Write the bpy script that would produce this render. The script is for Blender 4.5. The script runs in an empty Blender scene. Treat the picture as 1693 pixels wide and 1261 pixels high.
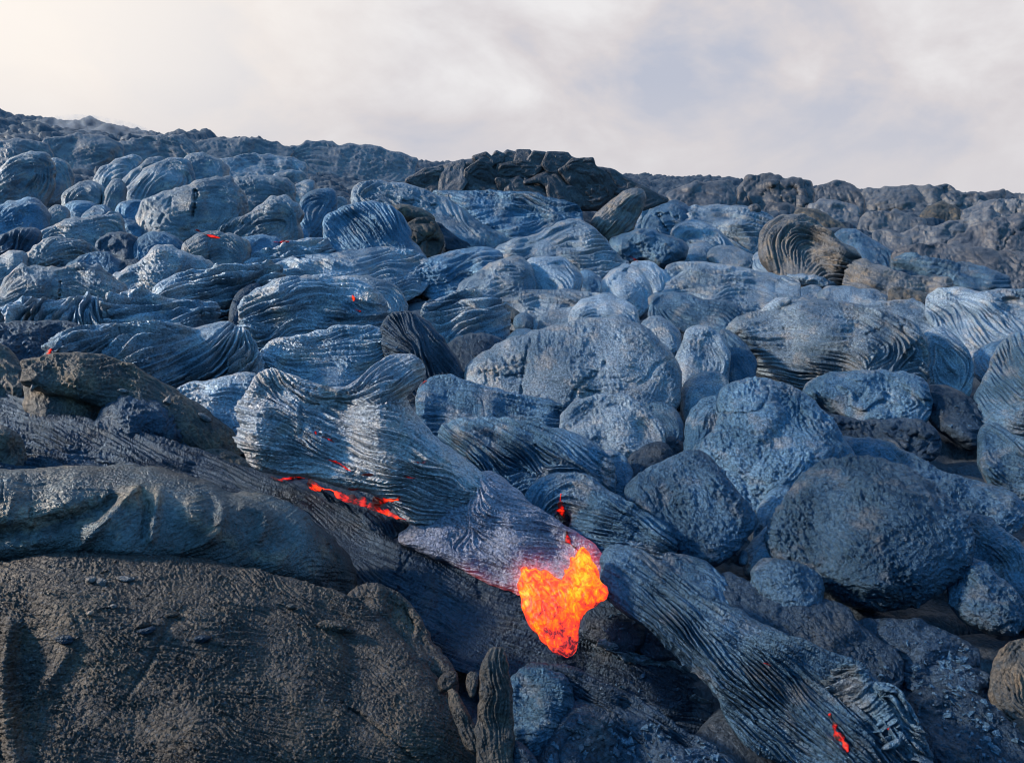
import bpy, math, random
import numpy as np
from mathutils import Vector

# ------------------------------------------------------------------ camera, sky, sun, exposure
scene = bpy.context.scene
COL = scene.collection
IW, IH, FPX = 1693.0, 1261.0, 1129.0            # photo size and focal length in its pixels (24 mm on 36 mm)
EYE = np.array([0.0, 0.0, 1.6])
PITCH = math.atan((630.5 - 318.0) / FPX)
cam_d = bpy.data.cameras.new("camera")
cam_d.sensor_width = 36.0
cam_d.lens = 36.0 * FPX / IW
cam_d.clip_start = 0.05
cam_d.clip_end = 3000.0
cam_d.dof.use_dof = True
cam_d.dof.focus_distance = 3.4
cam_d.dof.aperture_fstop = 5.6
cam = bpy.data.objects.new("camera", cam_d)
COL.objects.link(cam)
cam.location = EYE
cam.rotation_euler = (math.pi / 2 - PITCH, 0, 0)
scene.camera = cam

SUN_ELEV, SUN_AZ = math.radians(27), math.radians(-82)   # azimuth from +Y, negative = left
world = bpy.data.worlds.new("World")
scene.world = world
world.use_nodes = True


def build_world():
    nt = world.node_tree
    nt.nodes.clear()
    N, Lk = nt.nodes.new, nt.links.new
    out = N("ShaderNodeOutputWorld")
    bg = N("ShaderNodeBackground")
    bg.inputs["Strength"].default_value = 0.1
    Lk(bg.outputs[0], out.inputs[0])
    sky = N("ShaderNodeTexSky")
    sky.sky_type = 'NISHITA'
    sky.sun_disc = False
    sky.sun_elevation = SUN_ELEV
    sky.sun_rotation = SUN_AZ
    sky.air_density = 1.3
    sky.dust_density = 0.6
    sky.ozone_density = 1.0
    tc = N("ShaderNodeTexCoord")
    sep = N("ShaderNodeSeparateXYZ")
    Lk(tc.outputs["Generated"], sep.inputs[0])
    # stretched cloud noise over the sky directions
    mp = N("ShaderNodeMapping")
    mp.inputs["Scale"].default_value = (1.0, 1.0, 1.55)
    mp.inputs["Rotation"].default_value = (0.0, 0.35, 0.2)
    Lk(tc.outputs["Generated"], mp.inputs[0])
    n1 = N("ShaderNodeTexNoise")
    n1.inputs["Scale"].default_value = 3.9
    n1.inputs["Detail"].default_value = 6.0
    n1.inputs["Roughness"].default_value = 0.54
    n1.inputs["Distortion"].default_value = 0.35
    Lk(mp.outputs[0], n1.inputs[0])
    n2 = N("ShaderNodeTexNoise")
    n2.inputs["Scale"].default_value = 4.2
    n2.inputs["Detail"].default_value = 4.0
    Lk(mp.outputs[0], n2.inputs[0])
    # cloud brightness ramp: grey-lilac to white
    cr = N("ShaderNodeValToRGB")
    e = cr.color_ramp.elements
    e[0].position, e[0].color = 0.37, (5.1, 5.4, 6.4, 1)
    e[1].position, e[1].color = 0.66, (8.5, 8.35, 8.45, 1)
    m = cr.color_ramp.elements.new(0.5)
    m.color = (6.9, 6.55, 6.75, 1)
    Lk(n1.outputs[0], cr.inputs[0])
    # warm, brighter cloud towards the veiled sun on the left
    dot = N("ShaderNodeVectorMath")
    dot.operation = 'DOT_PRODUCT'
    Lk(tc.outputs["Generated"], dot.inputs[0])
    a, el = math.radians(-38), math.radians(19)
    dot.inputs[1].default_value = (math.sin(a) * math.cos(el), math.cos(a) * math.cos(el), math.sin(el))
    mr = N("ShaderNodeMapRange")
    mr.inputs["From Min"].default_value = 0.86
    mr.inputs["From Max"].default_value = 1.0
    Lk(dot.outputs["Value"], mr.inputs[0])
    pw = N("ShaderNodeMath")
    pw.operation = 'MULTIPLY'
    pw.inputs[1].default_value = 1.0
    Lk(mr.outputs[0], pw.inputs[0])
    warm = N("ShaderNodeMixRGB")
    warm.inputs[2].default_value = (10.2, 9.5, 8.8, 1)
    Lk(pw.outputs[0], warm.inputs[0])
    Lk(cr.outputs[0], warm.inputs[1])
    # pale haze band at the horizon
    hz = N("ShaderNodeMapRange")
    hz.inputs["From Min"].default_value = 0.0
    hz.inputs["From Max"].default_value = 0.14
    hz.inputs["To Min"].default_value = 0.75
    hz.inputs["To Max"].default_value = 0.0
    Lk(sep.outputs["Z"], hz.inputs[0])
    haze = N("ShaderNodeMixRGB")
    haze.inputs[2].default_value = (6.7, 6.5, 6.8, 1)
    Lk(hz.outputs[0], haze.inputs[0])
    Lk(warm.outputs[0], haze.inputs[1])
    # cloud cover: closed near the horizon ahead, broken overhead so blue sky lights the field
    cov = N("ShaderNodeMapRange")
    cov.inputs["From Min"].default_value = 0.34
    cov.inputs["From Max"].default_value = 0.72
    cov.inputs["To Min"].default_value = 1.0
    cov.inputs["To Max"].default_value = 0.0
    Lk(sep.outputs["Z"], cov.inputs[0])
    fr = N("ShaderNodeMapRange")
    fr.inputs["From Min"].default_value = -0.25
    fr.inputs["From Max"].default_value = 0.35
    Lk(sep.outputs["Y"], fr.inputs[0])
    mul = N("ShaderNodeMath")
    mul.operation = 'MULTIPLY'
    Lk(cov.outputs[0], mul.inputs[0])
    Lk(fr.outputs[0], mul.inputs[1])
    br = N("ShaderNodeMapRange")
    br.inputs["From Min"].default_value = 0.58
    br.inputs["From Max"].default_value = 0.82
    Lk(n2.outputs[0], br.inputs[0])
    mx = N("ShaderNodeMath")
    mx.operation = 'MAXIMUM'
    Lk(mul.outputs[0], mx.inputs[0])
    Lk(br.outputs[0], mx.inputs[1])
    # blue part of the sky
    blue = N("ShaderNodeMixRGB")
    blue.blend_type = 'MULTIPLY'
    blue.inputs[0].default_value = 1.0
    blue.inputs[2].default_value = SKY_GAIN
    Lk(sky.outputs[0], blue.inputs[1])
    # overhead the sky is brightest, low behind the camera it is dull
    zen = N("ShaderNodeMapRange")
    zen.interpolation_type = 'SMOOTHSTEP'
    zen.inputs["From Min"].default_value = 0.05
    zen.inputs["From Max"].default_value = 0.85
    zen.inputs["To Min"].default_value = 0.30
    zen.inputs["To Max"].default_value = ZENITH
    Lk(sep.outputs["Z"], zen.inputs[0])
    zb = N("ShaderNodeMixRGB")
    zb.blend_type = 'MULTIPLY'
    zb.inputs[0].default_value = 1.0
    Lk(blue.outputs[0], zb.inputs[1])
    Lk(zen.outputs[0], zb.inputs[2])
    blue = zb
    fin = N("ShaderNodeMixRGB")
    Lk(mx.outputs[0], fin.inputs[0])
    Lk(blue.outputs[0], fin.inputs[1])
    Lk(haze.outputs[0], fin.inputs[2])
    Lk(fin.outputs[0], bg.inputs[0])


SKY_GAIN = (0.34, 0.78, 0.99, 1)
ZENITH = 3.4
build_world()
sun_d = bpy.data.lights.new("sun", 'SUN')
sun_d.energy = 5.0
sun_d.angle = math.radians(4)
sun_d.color = (1.0, 0.84, 0.68)
sun = bpy.data.objects.new("sun", sun_d)
COL.objects.link(sun)
sd = Vector((math.sin(SUN_AZ) * math.cos(SUN_ELEV), math.cos(SUN_AZ) * math.cos(SUN_ELEV), math.sin(SUN_ELEV)))
sun.rotation_euler = sd.to_track_quat('Z', 'Y').to_euler()
sun.location = (-20, 10, 15)

vs = scene.view_settings
vs.view_transform = 'Standard'
vs.look = 'None'
vs.exposure = 0.0
vs.gamma = 1.0
scene.cycles.filter_width = 0.95

rng = np.random.default_rng(7)
random.seed(7)


# ------------------------------------------------------------------ small numeric helpers
def gblur(a, s):
    """gaussian blur by FFT on a padded grid"""
    if s <= 0.05:
        return a
    p = int(3 * s) + 2
    b = np.pad(a, p, mode='reflect' if min(a.shape) > p else 'wrap')
    fy = np.fft.fftfreq(b.shape[0])[:, None]
    fx = np.fft.rfftfreq(b.shape[1])[None, :]
    g = np.exp(-2 * (math.pi * s) ** 2 * (fx * fx + fy * fy))
    r = np.fft.irfft2(np.fft.rfft2(b) * g, b.shape)
    return r[p:-p, p:-p]


def unit(a):
    a = a - a.mean()
    return a / (a.std() + 1e-9)


def gnoise(shape, s, r):
    """smooth unit-variance noise, feature size s cells"""
    if s > 6:                                        # build coarse, then resample
        k = s / 3.0
        h, w = int(shape[0] / k) + 4, int(shape[1] / k) + 4
        c = unit(gblur(r.standard_normal((max(h, 8), max(w, 8))), 1.5))
        y = np.linspace(0.5, h - 2.5, shape[0])
        x = np.linspace(0.5, w - 2.5, shape[1])
        return bil(c, *np.meshgrid(x, y))
    return unit(gblur(r.standard_normal(shape), s * 0.5))


def bnoise(shape, s, r):
    n = r.standard_normal(shape)
    return unit(gblur(n, max(s, 0.6)) - gblur(n, max(s, 0.6) * 1.9))


def bil(a, x, y):
    H, W = a.shape
    x = np.clip(x, 0, W - 1.001)
    y = np.clip(y, 0, H - 1.001)
    i, j = x.astype(np.int32), y.astype(np.int32)
    fx, fy = x - i, y - j
    return (a[j, i] * (1 - fx) + a[j, i + 1] * fx) * (1 - fy) + (a[j + 1, i] * (1 - fx) + a[j + 1, i + 1] * fx) * fy


def seg_dist(X, Y, P, closed):
    """distance of grid points to a polyline"""
    d = np.full(X.shape, 1e9)
    n = len(P)
    for i in range(n if closed else n - 1):
        ax, ay = P[i]
        bx, by = P[(i + 1) % n]
        ex, ey = bx - ax, by - ay
        t = np.clip(((X - ax) * ex + (Y - ay) * ey) / (ex * ex + ey * ey + 1e-9), 0, 1)
        d = np.minimum(d, (X - ax - t * ex) ** 2 + (Y - ay - t * ey) ** 2)
    return np.sqrt(d)


def inside(X, Y, P):
    r = np.zeros(X.shape, bool)
    n = len(P)
    for i in range(n):
        ax, ay = P[i]
        bx, by = P[(i + 1) % n]
        if ay == by:
            continue
        c = ((ay > Y) != (by > Y)) & (X < (bx - ax) * (Y - ay) / (by - ay) + ax)
        r ^= c
    return r


def chaikin(P, k, closed=True):
    for _ in range(k):
        Q = np.roll(P, -1, 0) if closed else P[1:]
        B = P if closed else P[:-1]
        R = np.empty((2 * len(B), 2))
        R[0::2] = 0.75 * B + 0.25 * Q
        R[1::2] = 0.25 * B + 0.75 * Q
        if not closed:
            R = np.vstack([P[:1], R, P[-1:]])
        P = R
    return P


def hash2(i, j, k):
    n = (i.astype(np.int64) * 374761393 + j.astype(np.int64) * 668265263 + k * 974634777) & 0x7fffffff
    n = ((n ^ (n >> 13)) * 1274126177) & 0x7fffffff
    return ((n ^ (n >> 16)) & 0xffff) / 65535.0


def vnoise(x, y, k):
    i, j = np.floor(x), np.floor(y)
    fx, fy = x - i, y - j
    fx, fy = fx * fx * (3 - 2 * fx), fy * fy * (3 - 2 * fy)
    a, b = hash2(i, j, k), hash2(i + 1, j, k)
    c, d = hash2(i, j + 1, k), hash2(i + 1, j + 1, k)
    return (a + (b - a) * fx) * (1 - fy) + (c + (d - c) * fx) * fy - 0.5


def fbm(x, y, k, o=4):
    r, a = 0, 1.0
    for q in range(o):
        r = r + a * vnoise(x, y, k + q)
        x, y, a = x * 2.03 + 5.1, y * 2.03 + 1.7, a * 0.5
    return r


def worley(x, y, k):
    """F1, F2 and cell id of jittered cells"""
    i0, j0 = np.floor(x), np.floor(y)
    f1 = np.full(x.shape, 9.0)
    f2 = np.full(x.shape, 9.0)
    cid = np.zeros(x.shape)
    for di in (-1, 0, 1):
        for dj in (-1, 0, 1):
            i, j = i0 + di, j0 + dj
            d = (x - i - hash2(i, j, k)) ** 2 + (y - j - hash2(i, j, k + 1)) ** 2
            d = np.sqrt(d)
            n = d < f1
            f2 = np.where(n, f1, np.minimum(f2, d))
            cid = np.where(n, hash2(i, j, k + 2), cid)
            f1 = np.where(n, d, f1)
    return f1, f2, cid


# ------------------------------------------------------------------ ground form and projection
AZT = np.array([-3.2, -1.3, -0.75, -0.378, -0.094, 0.189, 0.49, 0.75, 1.3, 3.2])
GT = np.array([0.02, 0.11, 0.089, 0.071, 0.042, 0.026, 0.007, -0.003, -0.005, 0.02])
MOUND = (0.55, 15.0)


def ground(x, y):
    r = np.hypot(x, y)
    az = np.arctan2(x, y)
    g = np.interp(np.tan(np.clip(az, -1.2, 1.2)), AZT, GT)
    rr = np.where(r < 150, r, 150 + (r - 150) * 0.25)
    rr = np.where(r < 260, rr, 177.5 - (r - 260) * 0.1)
    z = g * rr
    z = z + 1.05 * np.exp(-(((x - MOUND[0]) / 1.9) ** 2 + ((y - MOUND[1]) / 2.0) ** 2))
    return z


CP, SP = math.cos(PITCH), math.sin(PITCH)


def ray(u, v):
    """unit view rays of photo pixels, world axes"""
    a = (np.asarray(u, float) - IW / 2) / FPX
    b = (IH / 2 - np.asarray(v, float)) / FPX
    d = np.stack([a, CP + b * SP, -SP + b * CP], -1)
    return d / np.linalg.norm(d, axis=-1, keepdims=True)


def hit(u, v):
    """distance along a view ray to the ground form"""
    d = ray(u, v)
    t0 = t = 0.3
    while t < 400:
        p = EYE + d * t
        if p[2] < ground(p[0], p[1]):
            break
        t0, t = t, t * 1.03 + 0.01
    for _ in range(20):
        m = 0.5 * (t0 + t)
        p = EYE + d * m
        if p[2] < ground(p[0], p[1]):
            t = m
        else:
            t0 = m
    return min(t, 400)


REG = {'A': (0, 150, 2.97), 'B': (560, 200, 2.97), 'C': (1120, 220, 2.955), 'D': (0, 500, 2.97),
       'E': (370, 560, 2.97), 'F': (1000, 560, 2.443), 'G': (600, 840, 2.73), 'H': (1100, 840, 2.855), 'W': (0, 0, 1)}


def pts(reg, s):
    ox, oy, k = REG[reg]
    P = np.array([[float(q) for q in p.split(',')] for p in s.split()])
    return np.stack([ox + P[:, 0] / k, oy + P[:, 1] / k], -1)


# ------------------------------------------------------------------ materials
def rock_mat(name, c1, c2, warm, rough, spec, bump, grain, tint=(0.7, 0.85, 1.0), patch=0.5, heat=False, speck=False, metal=0.0):
    m = bpy.data.materials.new(name)
    m.use_nodes = True
    nt = m.node_tree
    N, Lk = nt.nodes.new, nt.links.new
    b = nt.nodes["Principled BSDF"]
    geo = N("ShaderNodeNewGeometry")
    oi = N("ShaderNodeObjectInfo")
    pos = geo.outputs["Position"]

    def noise(scale, det=4, ro=0.55, dist=0.0):
        n = N("ShaderNodeTexNoise")
        n.inputs["Scale"].default_value = scale
        n.inputs["Detail"].default_value = det
        n.inputs["Roughness"].default_value = ro
        n.inputs["Distortion"].default_value = dist
        Lk(pos, n.inputs[0])
        return n.outputs[0]

    def ramp(src, a, c):
        r = N("ShaderNodeMapRange")
        r.inputs["From Min"].default_value = a
        r.inputs["From Max"].default_value = c
        Lk(src, r.inputs[0])
        return r.outputs[0]

    def mix(f, a, c, typ='MIX'):
        x = N("ShaderNodeMixRGB")
        x.blend_type = typ
        for sock, val in ((x.inputs[0], f), (x.inputs[1], a), (x.inputs[2], c)):
            if isinstance(val, (int, float)):
                sock.default_value = val
            elif isinstance(val, tuple):
                sock.default_value = val + (1,)
            else:
                Lk(val, sock)
        return x.outputs[0]

    big = noise(2.3, 5, 0.6, 0.4)
    col = mix(ramp(big, 0.38, 0.64), c1, c2)
    col = mix(ramp(noise(5.5, 6, 0.65, 0.3), 0.58 - 0.1 * patch, 0.76), col, warm)
    fine = noise(80, 4, 0.72)
    col = mix(ramp(fine, 0.30, 0.72), mix(0.66, col, (0.0, 0.0, 0.0)), mix(1.0, col, (2.0, 1.95, 1.9), 'MULTIPLY'))
    if speck:
        vc = N("ShaderNodeTexVoronoi")
        vc.inputs["Scale"].default_value = 230
        Lk(pos, vc.inputs[0])
        sp = N("ShaderNodeSeparateColor")
        Lk(vc.outputs["Color"], sp.inputs[0])
        col = mix(ramp(sp.outputs[0], 0.62, 0.95), col, (0.06, 0.05, 0.042))
        col = mix(ramp(sp.outputs[1], 0.80, 0.97), col, (0.06, 0.07, 0.085))
        col = mix(ramp(sp.outputs[2], 0.75, 0.95), col, (0.012, 0.012, 0.014))
    # tint from piece to piece
    v = N("ShaderNodeMapRange")
    v.inputs["To Min"].default_value = 0.78
    v.inputs["To Max"].default_value = 1.22
    Lk(oi.outputs["Random"], v.inputs[0])
    col = mix(1.0, col, v.outputs[0], 'MULTIPLY')
    Lk(col, b.inputs["Base Color"])
    rr = N("ShaderNodeMapRange")
    rr.inputs["To Min"].default_value = rough - 0.07
    rr.inputs["To Max"].default_value = rough + 0.20
    Lk(ramp(noise(38, 3), 0.3, 0.7), rr.inputs[0])
    Lk(rr.outputs[0], b.inputs["Roughness"])
    b.inputs["Specular IOR Level"].default_value = spec
    b.inputs["Metallic"].default_value = metal
    b.inputs["Specular Tint"].default_value = tint + (1,)
    # grain: millimetre crackle over centimetre lumps
    vo = N("ShaderNodeTexVoronoi")
    vo.feature = 'DISTANCE_TO_EDGE'
    vo.inputs["Scale"].default_value = grain * 0.55
    Lk(pos, vo.inputs[0])
    b1 = N("ShaderNodeBump")
    b1.inputs["Strength"].default_value = min(1.0, bump)
    b1.inputs["Distance"].default_value = 0.011
    Lk(noise(grain * 0.65, 5, 0.72), b1.inputs["Height"])
    b2 = N("ShaderNodeBump")
    b2.inputs["Strength"].default_value = min(1.0, bump * 0.6)
    b2.inputs["Distance"].default_value = 0.004
    Lk(ramp(vo.outputs["Distance"], 0.0, 0.22), b2.inputs["Height"])
    Lk(b1.outputs[0], b2.inputs["Normal"])
    b3 = N("ShaderNodeBump")
    b3.inputs["Strength"].default_value = min(1.0, bump * 0.8)
    b3.inputs["Distance"].default_value = 0.02
    Lk(noise(grain * 0.25, 4, 0.6, 0.3), b3.inputs["Height"])
    Lk(b2.outputs[0], b3.inputs["Normal"])
    Lk(b3.outputs[0], b.inputs["Normal"])
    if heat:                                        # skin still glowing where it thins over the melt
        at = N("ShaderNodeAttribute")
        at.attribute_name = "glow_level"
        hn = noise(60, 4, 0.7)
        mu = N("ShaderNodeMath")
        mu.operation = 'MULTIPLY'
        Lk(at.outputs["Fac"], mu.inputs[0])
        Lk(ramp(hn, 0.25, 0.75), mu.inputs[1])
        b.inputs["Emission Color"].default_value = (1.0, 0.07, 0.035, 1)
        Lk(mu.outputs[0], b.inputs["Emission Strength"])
    return m


def molten_mat(name, red):
    m = bpy.data.materials.new(name)
    m.use_nodes = True
    nt = m.node_tree
    N, Lk = nt.nodes.new, nt.links.new
    b = nt.nodes["Principled BSDF"]
    b.inputs["Base Color"].default_value = (0.02, 0.01, 0.01, 1)
    b.inputs["Specular IOR Level"].default_value = 0.25
    b.inputs["Roughness"].default_value = 0.45
    tc = N("ShaderNodeTexCoord")
    mp = N("ShaderNodeMapping")
    mp.inputs["Scale"].default_value = (1.0, 0.8, 0.8)
    mp.inputs["Rotation"].default_value = (0, 0, 0.5)
    Lk(tc.outputs["Object"], mp.inputs[0])
    n = N("ShaderNodeTexNoise")
    n.inputs["Scale"].default_value = 42
    n.inputs["Detail"].default_value = 7
    n.inputs["Roughness"].default_value = 0.66
    n.inputs["Distortion"].default_value = 0.6
    Lk(mp.outputs[0], n.inputs[0])
    at = N("ShaderNodeAttribute")
    at.attribute_name = "glow_level"
    ad = N("ShaderNodeMath")
    ad.operation = 'MULTIPLY_ADD'
    ad.inputs[1].default_value = 2.3
    Lk(n.outputs[0], ad.inputs[0])
    Lk(at.outputs["Fac"], ad.inputs[2])
    sb = N("ShaderNodeMath")
    sb.operation = 'SUBTRACT'
    sb.inputs[1].default_value = 1.15
    Lk(ad.outputs[0], sb.inputs[0])
    ad = sb
    cr = N("ShaderNodeValToRGB")
    e = cr.color_ramp.elements
    if red:
        e[0].position, e[0].color = 0.08, (0.02, 0.002, 0.002, 1)
        e[1].position, e[1].color = 0.95, (1.0, 0.06, 0.010, 1)
        stops = ((0.42, (0.60, 0.006, 0.004, 1)),)
    else:
        e[0].position, e[0].color = 0.05, (0.10, 0.012, 0.02, 1)
        e[1].position, e[1].color = 1.0, (1.0, 0.55, 0.015, 1)
        stops = ((0.22, (0.72, 0.035, 0.03, 1)), (0.45, (1.0, 0.075, 0.016, 1)), (0.74, (1.0, 0.24, 0.004, 1)))
    for p, c in stops:
        k = cr.color_ramp.elements.new(p)
        k.color = c
    Lk(ad.outputs[0], cr.inputs[0])
    Lk(cr.outputs[0], b.inputs["Emission Color"])
    b.inputs["Emission Strength"].default_value = 1.25
    bp = N("ShaderNodeBump")
    bp.inputs["Strength"].default_value = 0.6
    bp.inputs["Distance"].default_value = 0.006
    Lk(n.outputs[0], bp.inputs["Height"])
    Lk(bp.outputs[0], b.inputs["Normal"])
    return m


M = {
    'silver': rock_mat('silver_blue_crust', (0.100, 0.158, 0.225), (0.275, 0.35, 0.43), (0.40, 0.35, 0.31), 0.40, 0.85, 1.0, 140, patch=.8, metal=.62),
    'slope': rock_mat('slate_slope_crust', (0.075, 0.102, 0.135), (0.20, 0.235, 0.275), (0.33, 0.285, 0.245), 0.42, 0.7, 0.9, 100, patch=.9, metal=.55),
    'blue': rock_mat('blue_grey_crust', (0.032, 0.084, 0.148), (0.115, 0.210, 0.315), (0.27, 0.26, 0.26), 0.40, 0.9, 1.0, 125, patch=.6, metal=.62),
    'navy': rock_mat('navy_ropy_crust', (0.020, 0.056, 0.104), (0.076, 0.150, 0.240), (0.19, 0.18, 0.18), 0.38, 0.9, 1.0, 125, metal=.6),
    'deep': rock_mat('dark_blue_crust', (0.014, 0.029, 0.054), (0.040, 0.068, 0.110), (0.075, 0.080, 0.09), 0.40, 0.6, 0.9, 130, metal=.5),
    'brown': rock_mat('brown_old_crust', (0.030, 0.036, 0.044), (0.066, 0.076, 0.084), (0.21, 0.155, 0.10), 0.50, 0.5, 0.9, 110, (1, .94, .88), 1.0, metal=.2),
    'taupe': rock_mat('taupe_ropy_crust', (0.080, 0.094, 0.115), (0.150, 0.160, 0.178), (0.26, 0.21, 0.16), 0.44, 0.6, 0.9, 100, (1, .96, .92), 1.0, metal=.4),
    'fold': rock_mat('patchy_fold_crust', (0.026, 0.030, 0.036), (0.098, 0.140, 0.170), (0.30, 0.24, 0.17), 0.34, 0.8, 0.7, 130, (.95, .98, 1), 0.5, metal=.4),
    'grit': rock_mat('gritty_brown_crust', (0.011, 0.012, 0.016), (0.026, 0.026, 0.030), (0.12, 0.085, 0.055), 0.50, 0.55, 1.0, 85, (1, .95, .9), 0.8, speck=True),
    'far': rock_mat('distant_grey_crust', (0.070, 0.082, 0.105), (0.125, 0.138, 0.160), (0.21, 0.18, 0.155), 0.5, 0.5, 0.8, 40, (.9, .95, 1.0), 0.9, metal=.3),
    'ground': rock_mat('lava_ground', (0.020, 0.034, 0.056), (0.052, 0.074, 0.106), (0.085, 0.088, 0.095), 0.5, 0.5, 0.8, 60, (.9, .95, 1.0), 0.6, metal=.35),
    'black': rock_mat('black_mound_crust', (0.045, 0.051, 0.066), (0.095, 0.104, 0.124), (0.14, 0.125, 0.12), 0.45, 0.6, 0.8, 60, (1, .97, .95), 0.7, metal=.4),
    'hot': rock_mat('hot_silver_crust', (0.21, 0.26, 0.33), (0.37, 0.42, 0.48), (0.52, 0.45, 0.39), 0.40, 0.85, 1.0, 140, patch=1.0, heat=True, metal=.55),
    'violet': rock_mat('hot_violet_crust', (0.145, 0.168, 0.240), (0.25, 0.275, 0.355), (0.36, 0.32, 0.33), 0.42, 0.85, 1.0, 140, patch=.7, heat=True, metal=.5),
    'melt': molten_mat('molten_orange_lava', False),
    'ember': molten_mat('molten_red_lava', True),
}


# ------------------------------------------------------------------ mesh builders
def mesh_obj(name, V, F, mat, parent=None, origin=None, heat=None, tri=False):
    me = bpy.data.meshes.new(name)
    V = np.asarray(V, np.float32)
    if origin is None:
        origin = np.array([V[:, 0].mean(), V[:, 1].mean(), V[:, 2].min()])
    V = V - np.asarray(origin, np.float32)
    k = 3 if tri else 4
    F = np.asarray(F, np.int32).reshape(-1, k)
    me.vertices.add(len(V))
    me.vertices.foreach_set("co", V.ravel())
    me.loops.add(F.size)
    me.loops.foreach_set("vertex_index", F.ravel())
    me.polygons.add(len(F))
    me.polygons.foreach_set("loop_start", np.arange(0, F.size, k, dtype=np.int32))
    me.polygons.foreach_set("use_smooth", np.ones(len(F), bool))
    if heat is not None:
        at = me.attributes.new("glow_level", 'FLOAT', 'POINT')
        at.data.foreach_set("value", np.asarray(heat, np.float32))
    me.update(calc_edges=True)
    me.validate()
    me.materials.append(mat)
    o = bpy.data.objects.new(name, me)
    COL.objects.link(o)
    if parent is not None:
        o.parent = parent
        o.location = Vector([float(q) for q in origin]) - parent.location
    else:
        o.location = [float(q) for q in origin]
    return o


def tag(o, label, cat, group=None):
    o["label"] = label
    o["category"] = cat
    if group:
        o["group"] = group
    return o


def flow_field(X, Y, strokes):
    vx = np.zeros(X.shape)
    vy = np.zeros(X.shape)
    for S in strokes:
        for i in range(len(S) - 1):
            d = S[i + 1] - S[i]
            ln = math.hypot(*d) + 1e-9
            mx, my = (S[i] + S[i + 1]) / 2
            t = np.clip(((X - S[i][0]) * d[0] + (Y - S[i][1]) * d[1]) / (ln * ln), 0, 1)
            q = (X - S[i][0] - t * d[0]) ** 2 + (Y - S[i][1] - t * d[1]) ** 2
            w = 1 / (q + 30.0) ** 1.6
            vx += w * d[0] / ln
            vy += w * d[1] / ln
    n = np.hypot(vx, vy) + 1e-12
    return vx / n, vy / n


def lic(noise, vx, vy, L):
    acc = noise.copy()
    tot = np.ones(noise.shape)
    yy, xx = np.mgrid[0:noise.shape[0], 0:noise.shape[1]].astype(float)
    H, W = noise.shape
    for sg in (1, -1):
        x, y = xx.copy(), yy.copy()
        for k in range(L):
            i = np.clip(np.rint(x), 0, W - 1).astype(np.int32)
            j = np.clip(np.rint(y), 0, H - 1).astype(np.int32)
            x = x + sg * vx[j, i]
            y = y + sg * vy[j, i]
            w = 0.5 + 0.5 * math.cos(math.pi * (k + 1) / (L + 1))
            acc += w * bil(noise, x, y)
            tot += w
    return acc / tot


def poisson(mask):
    """smooth inflation of a mask: solves lap(phi) = -1 inside, coarse to fine"""
    H, W = mask.shape
    phi = None
    for lev in (16, 8, 4, 2, 1):
        m = mask[lev // 2::lev, lev // 2::lev]
        if min(m.shape) < 6:
            continue
        h2 = float(lev * lev)
        if phi is None:
            phi = np.zeros(m.shape)
        else:
            y = np.linspace(0, phi.shape[0] - 1, m.shape[0])
            x = np.linspace(0, phi.shape[1] - 1, m.shape[1])
            phi = bil(phi, *np.meshgrid(x, y)) if min(phi.shape) > 1 else np.zeros(m.shape)
        mf = m.astype(float)
        for _ in range(160 if lev > 2 else 40):
            p = np.pad(phi, 1)
            phi = (0.25 * (p[:-2, 1:-1] + p[2:, 1:-1] + p[1:-1, :-2] + p[1:-1, 2:] + h2)) * mf
    return phi if phi is not None else np.zeros(mask.shape)


SURF = {}
COUNT = [0]
LATER = []
DG = [None]


def touch(u, v):
    """first surface met along a view ray: point, normal, distance"""
    d = Vector([float(q) for q in ray(u, v)])
    ok, loc, nor, _, ob, _ = scene.ray_cast(DG[0], Vector([float(q) for q in EYE]), d)
    if not ok:
        t = hit(u, v)
        return np.array(EYE + ray(u, v) * t), np.array([0, 0, 1.0]), t
    return np.array(loc), np.array(nor), (loc - Vector([float(q) for q in EYE])).length


def settle():
    """build the pieces that lie on other pieces"""
    bpy.context.view_layer.update()
    DG[0] = bpy.context.evaluated_depsgraph_get()
    for f, a, k in LATER:
        f(*a, **k)




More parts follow.
